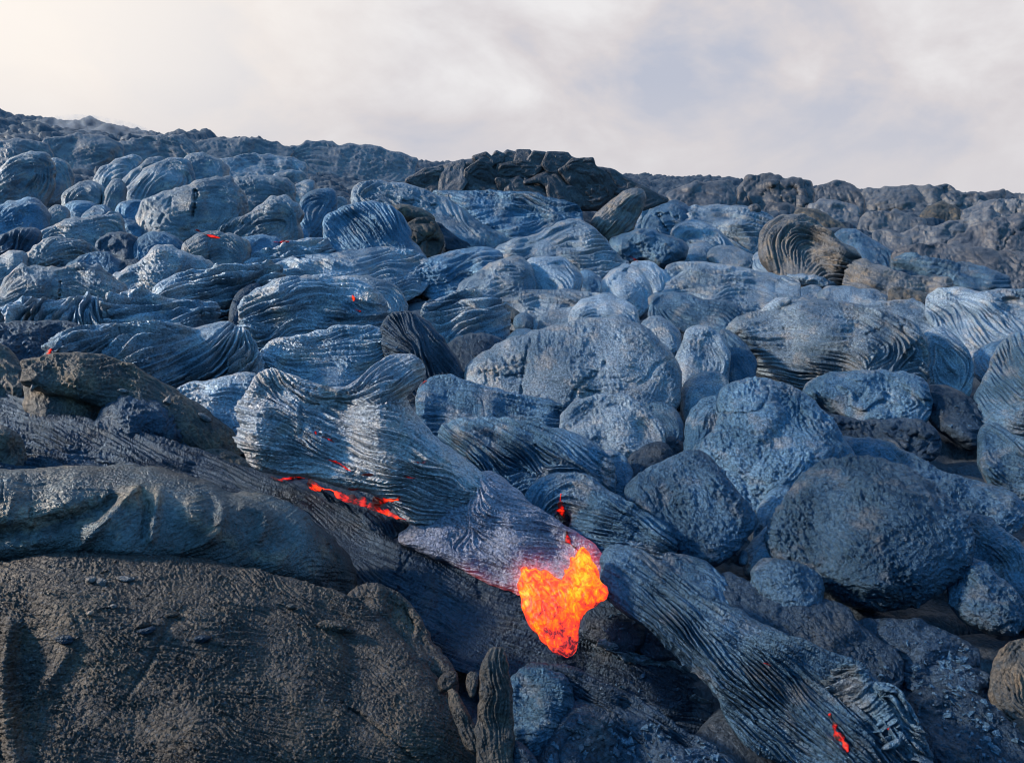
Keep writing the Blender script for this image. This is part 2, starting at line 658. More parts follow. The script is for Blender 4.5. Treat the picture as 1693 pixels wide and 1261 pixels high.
def lobe(kind, label, cat, reg, outline, mat='blue', t=0.45, fat=0.55, cap=None, rope=0.0, rw=9.0, rl=26,
         strokes=None, lump=0.22, grain=None, cracks=(), ridges=(), push=0.0, anchor=None, group=None,
         parent=None, ds=None, soft=2, heat=None, swirl=0.4, key=None, seed=None, chop=0.0, grow=None, on=None, drop=None, rag=1.0, stick=False):
    """one piece of lava: the traced outline is set on a leaning plane standing on the ground,
    inflated to a closed body and given ropes, creases and grain along its surface"""
    if stick and DG[0] is None:
        LATER.append((lobe, (kind, label, cat, reg, outline), dict(
            mat=mat, t=t, fat=fat, cap=cap, rope=rope, rw=rw, rl=rl, strokes=strokes, lump=lump, grain=grain, cracks=cracks,
            ridges=ridges, push=push, group=group, parent=parent, ds=ds, soft=soft, heat=heat, swirl=swirl, key=key,
            seed=seed if seed is not None else len(LATER) * 13 + 4001, chop=chop, grow=grow or 0.0, drop=0.0, rag=rag, stick=True)))
        return None
    COUNT[0] += 1
    if not rope and kind in ('lava_lobe', 'lava_dome', 'lava_roll', 'lava_sheet', 'lava_plate') and mat in ('silver', 'blue', 'slope'):
        rope, rw = (0.32, 5.5) if COUNT[0] % 3 else (0.2, 7.0)   # faint streaks left by the flow
        rag = max(rag, 1.5)
    if grain is None:
        grain = 0.6 if rope >= 0.3 else 1.2
    r = np.random.default_rng(seed if seed is not None else COUNT[0] * 31 + 5)
    P = chaikin(pts(reg, outline), soft)
    lo, hi = P.min(0), P.max(0)
    size = max(hi - lo)
    if ds is None:
        ds = (1.5 if rope >= 0.3 else 1.8) if size > 60 else 1.4
        if size < 40:
            ds = 1.2
    if grow is None:
        grow = min(8.0, 0.08 * size) if parent is None and soft == 2 else 0.0
    if drop is None:
        drop = min(26.0, 0.28 * size) if parent is None and soft == 2 else 0.0
    x0, y0 = lo - 3 * ds - grow
    nx, ny = int((hi[0] - lo[0] + 2 * grow) / ds) + 7, int((hi[1] - lo[1] + 2 * grow + drop) / ds) + 7
    X, Y = np.meshgrid(x0 + np.arange(nx) * ds, y0 + np.arange(ny) * ds)
    d = seg_dist(X, Y, P, True)
    ins = inside(X, Y, P)
    d = np.where(ins, d, -d)
    if drop:                                        # union of the outline with itself moved down
        k = max(1, int(round(drop / ds)))
        e0 = d.copy()
        for q in range(1, 5):
            s_ = int(round(k * q / 4))
            if s_:
                d[s_:] = np.maximum(d[s_:], e0[:-s_])
    # ragged edge
    d = d + grow + (gnoise(X.shape, 9 / ds, r) * 0.9 + gnoise(X.shape, 26 / ds, r) * 1.2) * min(1.0, size / 120) * rag
    ins = d > 0
    phi = poisson(ins) * ds * ds
    h = 2 * np.sqrt(np.maximum(phi, 0)) * fat
    R = max(d.max(), 1.0)
    if cap:
        h = cap * np.tanh(h / cap)
    edge = np.clip(d / (0.35 * R), 0, 1)
    if lump:
        h = h + lump * R * edge * (gnoise(X.shape, 0.9 * R / ds + 4, r) * 0.55 + gnoise(X.shape, 0.4 * R / ds + 3, r) * 0.32 - 0.25 * np.exp(-(gnoise(X.shape, 0.7 * R / ds + 4, r) / 0.10) ** 2) * np.clip(gnoise(X.shape, 1.1 * R / ds + 4, r), 0, 1))
    for c, wd, dp in cracks:
        cl = chaikin(pts(reg, c), 2, False)
        wob = gnoise(X.shape, 7 / ds, r) * 1.6
        q = np.abs(seg_dist(X, Y, cl, False) + wob)
        h = h - dp * np.exp(-(q / wd) ** 2)
    for c, wd, dp in ridges:
        q = seg_dist(X, Y, chaikin(pts(reg, c), 2, False), False)
        h = h + dp * np.exp(-(q / wd) ** 2) * edge
    if chop:                                        # broken plates: stepped facets
        wx, wy = gnoise(X.shape, chop * 0.8 / ds, r) * 0.32, gnoise(X.shape, chop * 0.8 / ds, r) * 0.32
        f1, f2, cid = worley(X / (chop * 1.7) + wx + r.random() * 50, Y / chop + wy + r.random() * 50, int(r.integers(99)))
        h = h + edge * R * 0.26 * (cid - 0.5) * np.clip((f2 - f1) / 0.25, 0, 1) - edge * 1.4 * np.exp(-((f2 - f1) / 0.10) ** 2)
    h = np.maximum(h, 0)

    # fine surface: ropes and streaks drawn along the flow
    if strokes:
        ST = [pts(reg, s) for s in strokes]
        vx, vy = flow_field(X, Y, ST)
    else:
        gy, gx = np.gradient(gblur(phi, 4))
        n = np.hypot(gx, gy) + 1e-6
        c = P - P.mean(0)
        ev, ec = np.linalg.eigh(c.T @ c)
        ax = ec[:, 1]
        w = np.clip(n / (n.max() + 1e-9) * 1.2, 0, 1)
        sgn = np.sign(-gy * ax[0] + gx * ax[1])
        vx = w * (-gy / n) * sgn + (1 - w) * ax[0]
        vy = w * (gx / n) * sgn + (1 - w) * ax[1]
        n = np.hypot(vx, vy) + 1e-9
        vx, vy = vx / n, vy / n
    th = np.arctan2(vy, vx) + swirl * gnoise(X.shape, 38 / ds, r) * 0.5 + swirl * 0.4 * gnoise(X.shape, 14 / ds, r)
    vx, vy = np.cos(th), np.sin(th)
    fade = np.clip(d / 5.0, 0, 1)
    disp = np.zeros(X.shape)
    if rope:
        l1 = unit(lic(bnoise(X.shape, rw * 0.14 / ds, r), vx, vy, int(rl * 1.6 / ds)))
        l2 = unit(lic(bnoise(X.shape, rw * 0.27 / ds, r), vx, vy, int(rl * 2.0 / ds)))
        am = np.clip(0.9 + 0.42 * gnoise(X.shape, 45 / ds, r), 0.15, 1.6)
        mk = np.clip(0.5 + 0.5 * gnoise(X.shape, 60 / ds, r), 0, 1)
        f = (0.95 - 0.6 * mk) * np.tanh(1.3 * l1 + 0.4) + (0.5 + 0.9 * mk) * (np.minimum(np.abs(l2), 1.9) ** 0.7 - 0.75)
        disp += rope * rw * 0.85 * f * am
    else:
        l2 = unit(lic(gnoise(X.shape, 3.4 / ds, r), vx, vy, int(9 / ds) + 2))
        l1 = unit(lic(gnoise(X.shape, 10 / ds, r), vx, vy, int(26 / ds)))
        disp += 1.3 * np.minimum(np.abs(l2), 2) + 2.2 * np.minimum(np.abs(l1), 2) ** 0.8 * np.clip(0.6 + 0.6 * gnoise(X.shape, 40 / ds, r), 0, 1.4)
    gm = np.clip(0.7 + 0.45 * gnoise(X.shape, 30 / ds, r), 0.2, 1.6)
    cell = gnoise(X.shape, 3.6 / ds, r)
    disp += grain * (0.55 * np.abs(cell) + 0.45 * gnoise(X.shape, 1.8 / ds, r) + 0.5 * np.abs(gnoise(X.shape, 8.5 / ds, r))) * gm
    disp *= fade * min(1.0, max(0.35, size / 120))

    # set the outline in the world
    if anchor is None:
        au, av = P[:, 0].mean(), np.quantile(P[:, 1], 0.9) + 0.9 * drop
    else:
        ap = pts(reg, anchor)[0]
        au, av = ap
    au = min(max(au, -200), IW + 200)
    dist = hit(au, av) * (1 - push)
    if on:
        au, av = P[:, 0].mean(), P[:, 1].mean()
        q = surf(on, np.array([au]), np.array([av]))[0][0] - EYE
        dist = float(np.linalg.norm(q)) * (1 - push)
    tn = None
    if stick:
        q0 = P.mean(0)
        sm = [touch(*(q0 + (P[i] - q0) * 0.55)) for i in range(0, len(P), max(1, len(P) // 8))] + [touch(*q0)]
        au, av = q0
        dist = float(np.median([s_[2] for s_ in sm])) * (1 - push)
        tn = np.mean([s_[1] for s_ in sm], axis=0)
        tn /= np.linalg.norm(tn) + 1e-9
    A = EYE + ray(au, av) * dist
    e = 0.05
    gxn = (ground(A[0] + e, A[1]) - ground(A[0] - e, A[1])) / (2 * e)
    gyn = (ground(A[0], A[1] + e) - ground(A[0], A[1] - e)) / (2 * e)
    up = np.array([-gxn, -gyn, 1.0])
    up /= np.linalg.norm(up)
    ch = -ray(P[:, 0].mean(), P[:, 1].mean())
    while tn is not None and t < 0.95 and ((1 - t) * tn + t * ch) @ ch < 0.45 * np.linalg.norm((1 - t) * tn + t * ch):
        t += 0.05
    nn = (1 - t) * (up if tn is None else tn) + t * ch
    nn /= np.linalg.norm(nn)
    # border vertices are pulled onto the outline
    gy, gx = np.gradient(d, ds)
    gn = np.hypot(gx, gy) + 1e-6
    out = ~ins
    sx = np.where(out, X - np.clip(d, -1.5 * ds, 0) * gx / gn / np.maximum(gn, .6), X)
    sy = np.where(out, Y - np.clip(d, -1.5 * ds, 0) * gy / gn / np.maximum(gn, .6), Y)
    D = ray(sx, sy)
    den = D @ nn
    den = np.minimum(den, -0.03)
    T = ((A - EYE) @ nn) / den
    T = np.clip(T, 0.3, dist * 4)
    B = EYE + D * T[..., None]
    sc = (T / FPX)[..., None]                        # metres per photo pixel at that spot
    hh = np.where(out, 0, h)[..., None]
    top = B + ch * hh * sc
    dx = np.gradient(top, axis=1)
    dy = np.gradient(top, axis=0)
    nrm = np.cross(dy, dx)
    nrm /= np.linalg.norm(nrm, axis=-1, keepdims=True) + 1e-9
    top = top + nrm * np.where(out, 0, disp)[..., None] * sc
    bot = B - (ch * 0.25 + up * 0.55) * hh * sc * 0.9
    cellm = ins[:-1, :-1] | ins[1:, :-1] | ins[:-1, 1:] | ins[1:, 1:]
    j, i = np.nonzero(cellm)
    idx = lambda jj, ii: jj * nx + ii
    quad = np.stack([idx(j, i), idx(j + 1, i), idx(j + 1, i + 1), idx(j, i + 1)], -1)
    used = np.unique(quad)
    mt = -np.ones(nx * ny, np.int64)
    mt[used] = np.arange(len(used))
    insf = ins.ravel()[used]
    mb = mt.copy()
    ii_in = used[insf]
    mb[ii_in] = len(used) + np.arange(len(ii_in))
    V = np.vstack([top.reshape(-1, 3)[used], bot.reshape(-1, 3)[ii_in]])
    F = np.vstack([mt[quad], mb[quad][:, ::-1]])
    hv = None
    if heat is not None:
        hf = heat(sx, sy, disp)
        hv = np.concatenate([hf.ravel()[used], np.zeros(len(ii_in))])
    o = mesh_obj(kind, V, F, M[mat], parent=parent, heat=hv)
    o['kind'] = 'thing'
    if parent is not None:
        del o['kind']
    if label:
        tag(o, label, cat, group) if parent is None else o.__setitem__("label", label)
    if key:
        SURF[key] = (x0, y0, ds, top, nrm, T, ch)
    return o


def surf(key, u, v):
    x0, y0, ds, top, nrm, T, ch = SURF[key]
    x, y = (u - x0) / ds, (v - y0) / ds
    g = lambda a: np.stack([bil(a[..., k], x, y) for k in range(3)], -1)
    return g(top), g(nrm), bil(T, x, y)[..., None] / FPX


def crack(*a, **k):
    k.setdefault('seed', len(LATER) + 1)
    LATER.append((glow, a, k))


def glow(reg, line, width, parent=None, lift=0.6, label=None, cat=None, kind='molten_crack', hot=0.45, seed=1, **_):
    """a ragged ribbon of glowing melt with a rounded section, lying on the surface it breaks through"""
    r = np.random.default_rng(seed * 17 + len(line))
    P = chaikin(pts(reg, line), 3, False)
    seg = np.r_[0, np.cumsum(np.hypot(*np.diff(P, axis=0).T))]
    n = max(10, int(seg[-1] / 1.4))
    s = np.linspace(0, seg[-1], n)
    C = np.stack([np.interp(s, seg, P[:, 0]), np.interp(s, seg, P[:, 1])], -1)
    tg = np.gradient(C, axis=0)
    tg /= np.linalg.norm(tg, axis=1, keepdims=True) + 1e-9
    nr = np.stack([-tg[:, 1], tg[:, 0]], -1)
    jit = gblur(r.standard_normal((1, n + 40)), 2.2)[0][20:20 + n] * 2.0
    jit2 = gblur(r.standard_normal((1, n + 40)), 5.0)[0][20:20 + n] * 2.0
    w = width * np.clip(0.75 + 0.9 * jit, 0.18, 1.8) * np.sin(np.linspace(0.1, math.pi - 0.1, n)) ** 0.5
    C = C + nr * (jit2 * width * 0.6)[:, None]
    m = 7
    f = np.linspace(-1, 1, m)
    ctr = [touch(*c) for c in C]
    T0 = np.array([c[2] for c in ctr])
    T0 = np.minimum(T0, np.median(T0) * 1.15)
    W3 = np.zeros((n, m, 3))
    DN = np.zeros((n, m, 3))
    for i in range(n):
        dn = -ray(*C[i])
        k = T0[i] / FPX
        for q in range(m):
            u, v = C[i] + nr[i] * w[i] * f[q] * 0.5
            t = np.clip(touch(u, v)[2], T0[i] - 3 * width * k, T0[i] + 2 * width * k)
            W3[i, q] = EYE + ray(u, v) * t + dn * k * (lift + 0.22 * w[i] * (1 - f[q] ** 2))
            DN[i, q] = dn * k * 4
    low = W3 - DN
    q = np.arange(n * m).reshape(n, m)
    F1 = np.stack([q[:-1, :-1], q[1:, :-1], q[1:, 1:], q[:-1, 1:]], -1).reshape(-1, 4)
    F2 = F1[:, ::-1] + n * m
    sd_ = [np.stack([q[:-1, c], q[1:, c], q[1:, c] + n * m, q[:-1, c] + n * m], -1) for c in (0, m - 1)]
    vary = hot * (0.75 + 0.8 * gblur(r.standard_normal((1, n + 40)), 3.0)[0][20:20 + n] * 3)
    he = np.concatenate([(vary[:, None] * (1 - f * f * 0.8)[None, :]).ravel(), np.zeros(n * m)])
    o = mesh_obj(kind, np.vstack([W3.reshape(-1, 3), low.reshape(-1, 3)]), np.vstack([F1, F2, sd_[0][:, ::-1], sd_[1]]),
                 M['ember'], parent=parent, heat=he)
    if parent is None:
        tag(o, label, cat or "molten lava")


# ------------------------------------------------------------------ the ground: one sheet out to the skyline
def build_ground():
    fa = np.tan(np.linspace(-0.98, 0.98, 860)) / math.tan(0.98) * math.radians(58)
    fa = np.linspace(math.radians(-52), math.radians(52), 860)
    back = np.linspace(math.radians(52), math.radians(308), 60)[1:-1]
    az = np.concatenate([fa, back])
    rr = np.geomspace(0.45, 420, 900)
    Az, Rr = np.meshgrid(az, rr)
    x, y = Rr * np.sin(Az), Rr * np.cos(Az)
    z = ground(x, y)
    # pillows of older lava, flattened and packed, in two sizes
    wx = x + 0.35 * fbm(x * 0.9, y * 0.9, 3, 3)
    wy = y + 0.35 * fbm(x * 0.9 + 9, y * 0.9, 13, 3)
    f1, f2, c1 = worley(wx * 0.95 + 3, wy * 1.25, 21)
    p1 = np.sqrt(np.clip(1 - (f1 / 0.78) ** 2, 0, 1)) * (0.4 + 0.9 * c1) * np.clip((f2 - f1) / 0.12, 0, 1) ** 0.5
    g1, g2, c2 = worley(wx * 2.5, wy * 2.9 + 7, 41)
    p2 = np.sqrt(np.clip(1 - (g1 / 0.8) ** 2, 0, 1)) * (0.3 + c2) * np.clip((g2 - g1) / 0.15, 0, 1) ** 0.5
    k1, k2, c3 = worley(wx * 0.30, wy * 0.36, 61)
    p3 = np.sqrt(np.clip(1 - (k1 / 0.85) ** 2, 0, 1)) * c3
    farw = np.clip((Rr - 14) / 12, 0, 1)
    vf = np.clip((Rr - 25) / 40, 0, 1)
    z = z + (-0.12 + 0.08 * p1 + 0.06 * p2) * (1 - farw) + farw * (0.30 * p1 + 0.09 * p2 + 0.45 * p3 - 0.25)
    rough = fbm(x * 3.1, y * 3.1, 71, 5)
    z = z + rough * (0.03 + 0.02 * farw) + vf * (fbm(x * 0.13, y * 0.13, 81, 5) * 2.2 + 0.5 * fbm(x * 0.7, y * 0.7, 91, 4))
    V = np.stack([x, y, z], -1).reshape(-1, 3)
    nr, na = Rr.shape
    q = np.arange(nr * na).reshape(nr, na)
    qn = np.roll(q, -1, 1)
    F = np.stack([q[:-1], qn[:-1], qn[1:], q[1:]], -1).reshape(-1, 4)[:, ::-1]
    # close the small hole under the camera
    c0 = len(V)
    V = np.vstack([V, [[0, 0, float(ground(np.array(0.0), np.array(0.01))) - 0.1]]])
    fan = []
    for i in range(0, na - 1, 2):
        fan.append([c0, q[0, i], q[0, i + 1], q[0, (i + 2) % na]])
    F = np.vstack([F, np.array(fan)])
    o = mesh_obj("lava_ground", V, F, M['ground'], origin=(0, 0, 0))
    o["kind"] = "structure"


build_ground()
# ------------------------------------------------------------------ far and middle left: packed bulbous lobes
G1 = "bulbous lava lobes on the left slope"


def bulb(label, pts_, **k):
    k.setdefault('mat', 'slope')
    k.setdefault('fat', 0.44)
    k.setdefault('lump', 0.2)
    k.setdefault('grain', 0.8)
    k.setdefault('rag', 1.7)
    if len(label) % 2:
        k.setdefault('rope', 0.34)
        k.setdefault('rw', 5.5)
    P = pts('A', pts_)
    s = max(P.max(0) - P.min(0))
    k.setdefault('grow', min(11, .10 * s))
    k.setdefault('drop', min(26, .28 * s))
    k.setdefault('t', 0.5)
    k.setdefault('group', G1)
    return lobe('lava_lobe', label, 'lava lobe', 'A', pts_, **k)


bulb("low grey lava hump at the left edge under the skyline", "-60,330 -40,270 60,262 150,268 230,300 240,340 120,360 0,380 -60,380", fat=.2, cap=9, t=.35, lump=.3, rope=.25, rw=6, mat='far')
bulb("long flat lava hump below the smoke wisp", "200,300 260,262 400,245 520,262 600,300 560,340 400,345 250,345", fat=.2, cap=9, t=.35, lump=.3, rope=.25, rw=6, mat='far')
bulb("pale hump right of the smoke wisp", "560,320 640,270 760,255 900,262 960,300 900,340 740,340", fat=.2, cap=9, t=.35, lump=.3, rope=.25, rw=6, mat='far')
bulb("rough grey hump under the far broken crest", "930,330 1020,270 1180,262 1330,275 1420,320 1340,350 1100,350", fat=.2, cap=9, t=.35, lump=.3, rope=.25, rw=6, mat='far')
bulb("low wide hump left of the black mound's shoulder", "1380,330 1460,290 1600,285 1800,300 1960,330 2040,370 1800,380 1500,370", fat=.2, cap=9, t=.35, lump=.3, rope=.25, rw=6, mat='far')
bulb("flat grey hump on the slope above the roll-fronted lobe", "1080,370 1180,340 1380,350 1500,380 1460,410 1250,420 1120,410", fat=.2, cap=9, t=.35, lump=.3, rope=.25, rw=6, mat='slope')
bulb("round lobe at the left edge beside the twin-knobbed lobe", "-60,440 0,440 60,350 150,325 225,345 250,400 180,470 130,550 60,555 0,540 -60,520")
bulb("knobby lobe bulging over a dark hollow near the left edge", "175,430 200,375 290,345 345,400 335,470 270,512 180,520 150,490")
bulb("small grey lobe tucked under the knobby left lobe", "315,520 360,480 450,462 512,490 507,545 440,560 370,556 318,548")
bulb("smooth egg-shaped lobe in the left hollow", "325,600 338,560 400,545 462,558 482,592 420,618 360,618", mat='blue')
bulb("little round lobe right of the egg-shaped lobe", "408,640 430,600 490,568 545,590 534,640 470,658 420,662", mat='blue')
bulb("lumpy lobe left of the egg-shaped lobe", "200,670 240,600 280,565 335,590 335,645 280,685 220,695")
bulb("flat-topped lobe behind the long grey lobes", "820,420 930,335 1000,315 1095,370 1085,425 1000,455 900,495 840,470", fat=.45)
bulb("narrow finger lobe leaning left above the cracked block", "465,450 540,370 640,338 695,345 615,425 560,435 500,465")
bulb("slim ribbed lobe between two longer fingers", "595,460 700,368 782,338 805,362 720,425 640,505 600,525")
bulb("broad smooth lobe above the cracked block", "635,510 740,388 850,350 935,370 925,445 870,495 800,505 700,535 650,545")
bulb("upright rounded lobe at the left end of the finger lobes", "508,530 530,470 570,438 608,460 604,545 570,585 530,585 512,560")
bulb("rounded lobe with a smooth bottom left of the cracked block", "572,590 615,548 722,552 745,575 695,655 640,655 590,625", mat='blue')
bulb("oval lobe right of the broad cracked block", "1135,455 1250,432 1440,465 1402,522 1310,555 1220,535 1170,495")
bulb("small far lobe catching light behind the oval lobe", "1325,440 1400,398 1482,408 1494,442 1440,465", stick=True, push=.01)
bulb("short thick finger lobe standing right of the oval lobe", "1365,530 1480,460 1545,455 1505,502 1480,575 1440,565")
bulb("big square-fronted lobe split by one upright crack", "685,620 760,520 880,498 960,478 1060,448 1142,460 1195,560 1205,625 1130,690 1050,702 940,706 860,672 760,676 705,664",
     fat=.5, cracks=[("962,500 955,560 945,630 930,700", 2.0, 7), ("790,640 830,580 840,540", 2, 4)], t=.6, lump=.14)
bulb("long tapering lobe sagging over a red-glowing gap", "1085,692 1170,648 1290,598 1340,556 1400,538 1455,590 1455,685 1400,736 1330,740 1200,730 1110,720", t=.55)
bulb("dark upright lobe under a thin broken shell", "1467,620 1490,540 1540,498 1612,498 1645,520 1605,615 1540,698 1480,686", mat='blue')
bulb("small knob lobe beside the dark upright lobe", "1578,590 1620,528 1700,526 1700,592 1640,645 1590,645")
bulb("tiny round lobe at the foot of the tapering lobe", "1437,720 1450,690 1490,678 1524,710 1490,738", mat='blue')
bulb("broad bluish lobe at the left edge above the ropy bundles", "-60,600 0,600 60,560 150,552 205,590 225,640 205,685 130,705 50,745 -60,750", mat='blue')
bulb("arched lobe rising right of the left edge", "195,740 250,690 380,658 500,638 584,645 595,692 520,745 470,775 380,765 280,745")
bulb("short dark lobe next to the arched lobe", "578,650 640,643 714,680 720,722 660,740 600,715", mat='blue')
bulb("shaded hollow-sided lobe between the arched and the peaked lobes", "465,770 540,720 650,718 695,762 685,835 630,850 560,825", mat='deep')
bulb("striped oval lobe below the arched lobe", "105,862 170,788 270,748 360,748 445,780 435,835 330,885 200,894", rope=.35, rw=7)
bulb("smooth blue lobe tilted right of the striped oval", "326,892 420,818 520,808 584,850 594,894 540,926 440,905", mat='blue')
bulb("lobe cut by the left edge under the striped oval", "-60,850 0,845 60,798 135,808 105,865 70,905 0,935 -60,935")
bulb("wide double-humped lobe along the left edge", "-60,1010 0,1010 50,940 90,888 200,893 300,888 450,868 514,922 606,985 560,1020 400,1040 250,1070 50,1070 -60,1060", fat=.45, cracks=[("285,900 300,960 290,1030", 2, 4)])
bulb("rounded blue lobe left of the pale peak", "676,790 700,728 780,703 870,738 914,780 892,806 780,806 720,858 690,856", mat='blue')
bulb("smooth pale lobe right of the pale peak", "896,790 950,743 1060,718 1150,728 1205,760 1195,835 1150,886 1060,876 970,826", cracks=[("1020,740 1030,800 1020,850", 1.5, 3)])
bulb("low lobe at the end of the ropy tongue", "1156,762 1220,733 1330,738 1395,760 1335,806 1240,846 1190,874", mat='blue')
bulb("smooth pale-peaked cone of lava at the ropy bundle's back", "555,955 670,888 750,818 830,796 920,818 1066,884 1000,908 850,928 750,978 650,998", fat=.6)
bulb("dark fluted hollow wall at the left edge", "-60,740 0,740 80,700 190,690 180,760 120,800 0,820 -60,820", mat='deep', rope=.4, rw=8, strokes=["20,800 90,700", "100,790 170,700"])
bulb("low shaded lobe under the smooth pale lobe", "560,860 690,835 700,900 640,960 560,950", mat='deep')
crack('A', "960,688 1000,702 1050,714 1080,722", 4, kind='molten_crack', label="short red-glowing gap under the cracked square-fronted lobe", cat="molten lava", hot=.35, seed=2, push=.17)
crack('A', "1345,738 1380,744 1420,742", 4, kind='molten_crack', label="dim red gap under the long tapering lobe", cat="molten lava", hot=.3, seed=3, push=.17)

# ropy bundles
G2 = "ropy folded lava bundles"
lobe('ropy_fold', "coarse rope bundle tapering right over the middle left", 'lava fold', 'A', "765,1010 790,960 900,903 1060,888 1250,878 1372,890 1290,955 1180,1005 1050,1066 960,1085 850,1055",
     mat='silver', rope=1.25, rw=10, rl=44, strokes=["780,990 900,930 1080,910 1340,895", "800,1020 930,970 1100,940 1300,910", "860,1050 1000,1020 1150,980 1280,930"], fat=.4, t=.5, group=G2, swirl=.15)
lobe('ropy_fold', "lower rope bundle of fat parallel strands by the twisted ropes", 'lava fold', 'A', "524,1115 550,1050 620,998 700,1008 800,1036 950,1056 1076,1060 950,1126 880,1156 760,1156 600,1166",
     mat='silver', rope=1.2, rw=12, rl=40, strokes=["540,1100 650,1080 800,1075 1050,1065", "560,1050 640,1030 800,1050", "580,1150 760,1130 950,1100"], fat=.42, group=G2, swirl=.15)
lobe('ropy_fold', "row of twisted upright rope loops at the left edge", 'lava fold', 'A', "40,1120 70,1060 130,1028 210,1050 350,1046 450,1036 505,1050 560,1170 430,1180 250,1150 130,1150",
     mat='silver', rope=1.4, rw=12, rl=24, strokes=["60,1130 80,1070 150,1040", "180,1140 200,1080 280,1060", "300,1140 320,1090 370,1050", "420,1160 400,1090 440,1040", "540,1160 480,1110 470,1060"], fat=.42, group=G2, swirl=.1)
lobe('ropy_fold', "knotted rope climbing to the arch's left foot", 'lava fold', 'A', "1170,885 1230,838 1370,788 1540,733 1608,760 1604,806 1520,842 1400,868 1290,892",
     mat='silver', rope=1.1, rw=9, rl=20, strokes=["1190,880 1370,820 1590,760", "1300,880 1450,830 1590,790"], fat=.5, group=G2)
lobe('ropy_fold', "narrow rope lip at the left edge above the dark blue flat", 'lava fold', 'A', "-60,1060 0,1060 60,1045 60,1110 30,1150 -60,1150", stick=True, mat='silver', rope=1.0, rw=9, group=G2)
lobe('lava_sheet', "sunlit ropy sheet spreading below the arch's left foot", 'lava sheet', 'A', "1150,900 1300,860 1500,830 1700,800 1900,790 2060,800 2100,880 1980,960 1700,940 1560,930 1400,950 1250,960",
     mat='silver', rope=.6, rw=8, rl=34, strokes=["1180,900 1500,860 2000,800", "1250,950 1600,900 2050,860"], fat=.2, cap=16, t=.3)

# ------------------------------------------------------------------ far right
G3 = "distant slabs beyond the ropy lava on the right"


def fr(label, p, **k):
    k.setdefault('mat', 'far')
    k.setdefault('fat', .28)
    k.setdefault('cap', 14)
    k.setdefault('rag', 2.0)
    k.setdefault('lump', .3)
    k.setdefault('group', G3)
    return lobe('lava_plate', label, 'lava slab', 'C', p, **k)


fr("low dark ridge behind the mound's right shoulder", "-40,310 60,258 180,248 295,278 180,325 60,345", mat='black')
fr("broad crowning slab of the far right hummock", "285,275 370,228 470,223 560,233 640,260 665,332 590,375 480,345 400,335", mat='black', chop=26, lump=.2)
fr("long rounded slab low on the far hummock's left", "185,325 240,293 350,293 415,322 385,350 260,350", mat='black')
fr("right shoulder slab of the far hummock", "655,285 760,258 850,262 905,322 885,346 760,356 680,346", mat='black', chop=24)
fr("small round block at the far hummock's foot", "335,372 360,343 402,348 414,388 360,394", mat='black', stick=True, push=.01)
fr("grey slab sloping off the far hummock's right foot", "635,375 720,338 845,368 905,392 800,408 690,408")
fr("brown-shadowed block row at the far hummock's foot", "420,385 450,345 540,350 570,375 560,405 470,410", mat='black')
fr("far strip of rubble along the right horizon", "870,330 960,275 1180,272 1400,290 1480,315 1300,345 1040,352", fat=.25)
fr("long dark slab tilted up at the right edge of the horizon", "1355,372 1450,322 1560,285 1605,302 1520,350 1400,385", mat='black')
fr("long pale-topped pressure ridge on the right", "1085,515 1150,470 1350,458 1500,388 1565,398 1555,445 1400,508 1250,545 1150,545", mat='far', fat=.6)
fr("smooth dark dome slab at the right edge below the ridge", "1290,550 1450,480 1693,415 1800,430 1800,560 1600,590 1450,578", mat='black', fat=.4, cracks=[("1620,520 1693,470 1760,450", 2, 4)])
fr("broad dark flat slab at the right edge above the striped roll", "1055,595 1200,563 1400,573 1693,600 1800,610 1800,720 1600,705 1400,660 1150,618", mat='black', fat=.35)
fr("rubbly slab left of the pressure ridge", "940,495 1040,472 1145,530 1105,590 1030,585")
fr("grey stacked slab above the pressure ridge", "1400,400 1500,360 1693,330 1800,330 1800,430 1600,430 1560,410", fat=.4)
fr("slab scrap between the far hummock and the ridge", "890,430 960,405 1100,415 1220,440 1100,460 960,465")
fr("brownish slab lit on top left of the long dark slab", "1180,400 1260,350 1360,365 1370,395 1280,440 1210,440", mat='brown')

# ------------------------------------------------------------------ the black mound with its cracked plates
mound = bpy.data.objects.new("lava_mound", None)
COL.objects.link(mound)
mp_ = EYE + ray(890, 345) * hit(890, 345)
mound.location = [float(q) for q in mp_]
tag(mound, "black cracked mound of lava plates on the middle skyline", "lava mound")
lobe('core', None, None, 'B', "340,290 430,240 530,210 600,195 690,172 760,185 850,158 1000,162 1130,167 1250,217 1330,262 1430,312 1600,390 1500,425 1300,440 1100,420 900,390 500,370 400,330",
     mat='black', fat=.3, cap=10, t=.6, parent=mound, lump=.15, key='mound')
PL = ["505,350 508,262 560,212 608,200 602,262 622,302 590,345", "612,335 632,242 692,197 762,252 792,342 702,360", "668,182 722,163 764,202 742,224 690,204",
      "753,192 775,158 803,170 797,204 770,214", "793,192 830,153 883,163 883,202 820,208", "868,202 880,153 933,155 953,197 910,218",
      "928,202 960,158 1013,164 1033,202 980,218", "1008,212 1030,163 1123,163 1148,192 1090,254 1030,238",
      "768,272 790,220 900,205 1003,222 963,268 860,278 820,304", "828,352 840,300 880,285 922,322 1032,372 950,388 860,374",
      "918,302 1000,270 1060,250 1113,322 1133,394 1040,374 1030,312 980,292", "1088,242 1150,194 1243,190 1253,222 1313,262 1353,332 1333,386 1270,406 1200,386 1150,312",
      "1248,227 1330,245 1433,302 1453,334 1400,376 1350,344 1320,282", "338,292 430,240 503,240 503,304 450,334 420,334", "1428,302 1520,340 1605,388 1500,426 1420,384",
      "420,360 440,320 505,300 500,350 470,372", "800,350 780,290 825,300 830,355", "1130,390 1115,330 1150,320 1200,390 1180,420 1140,415"]
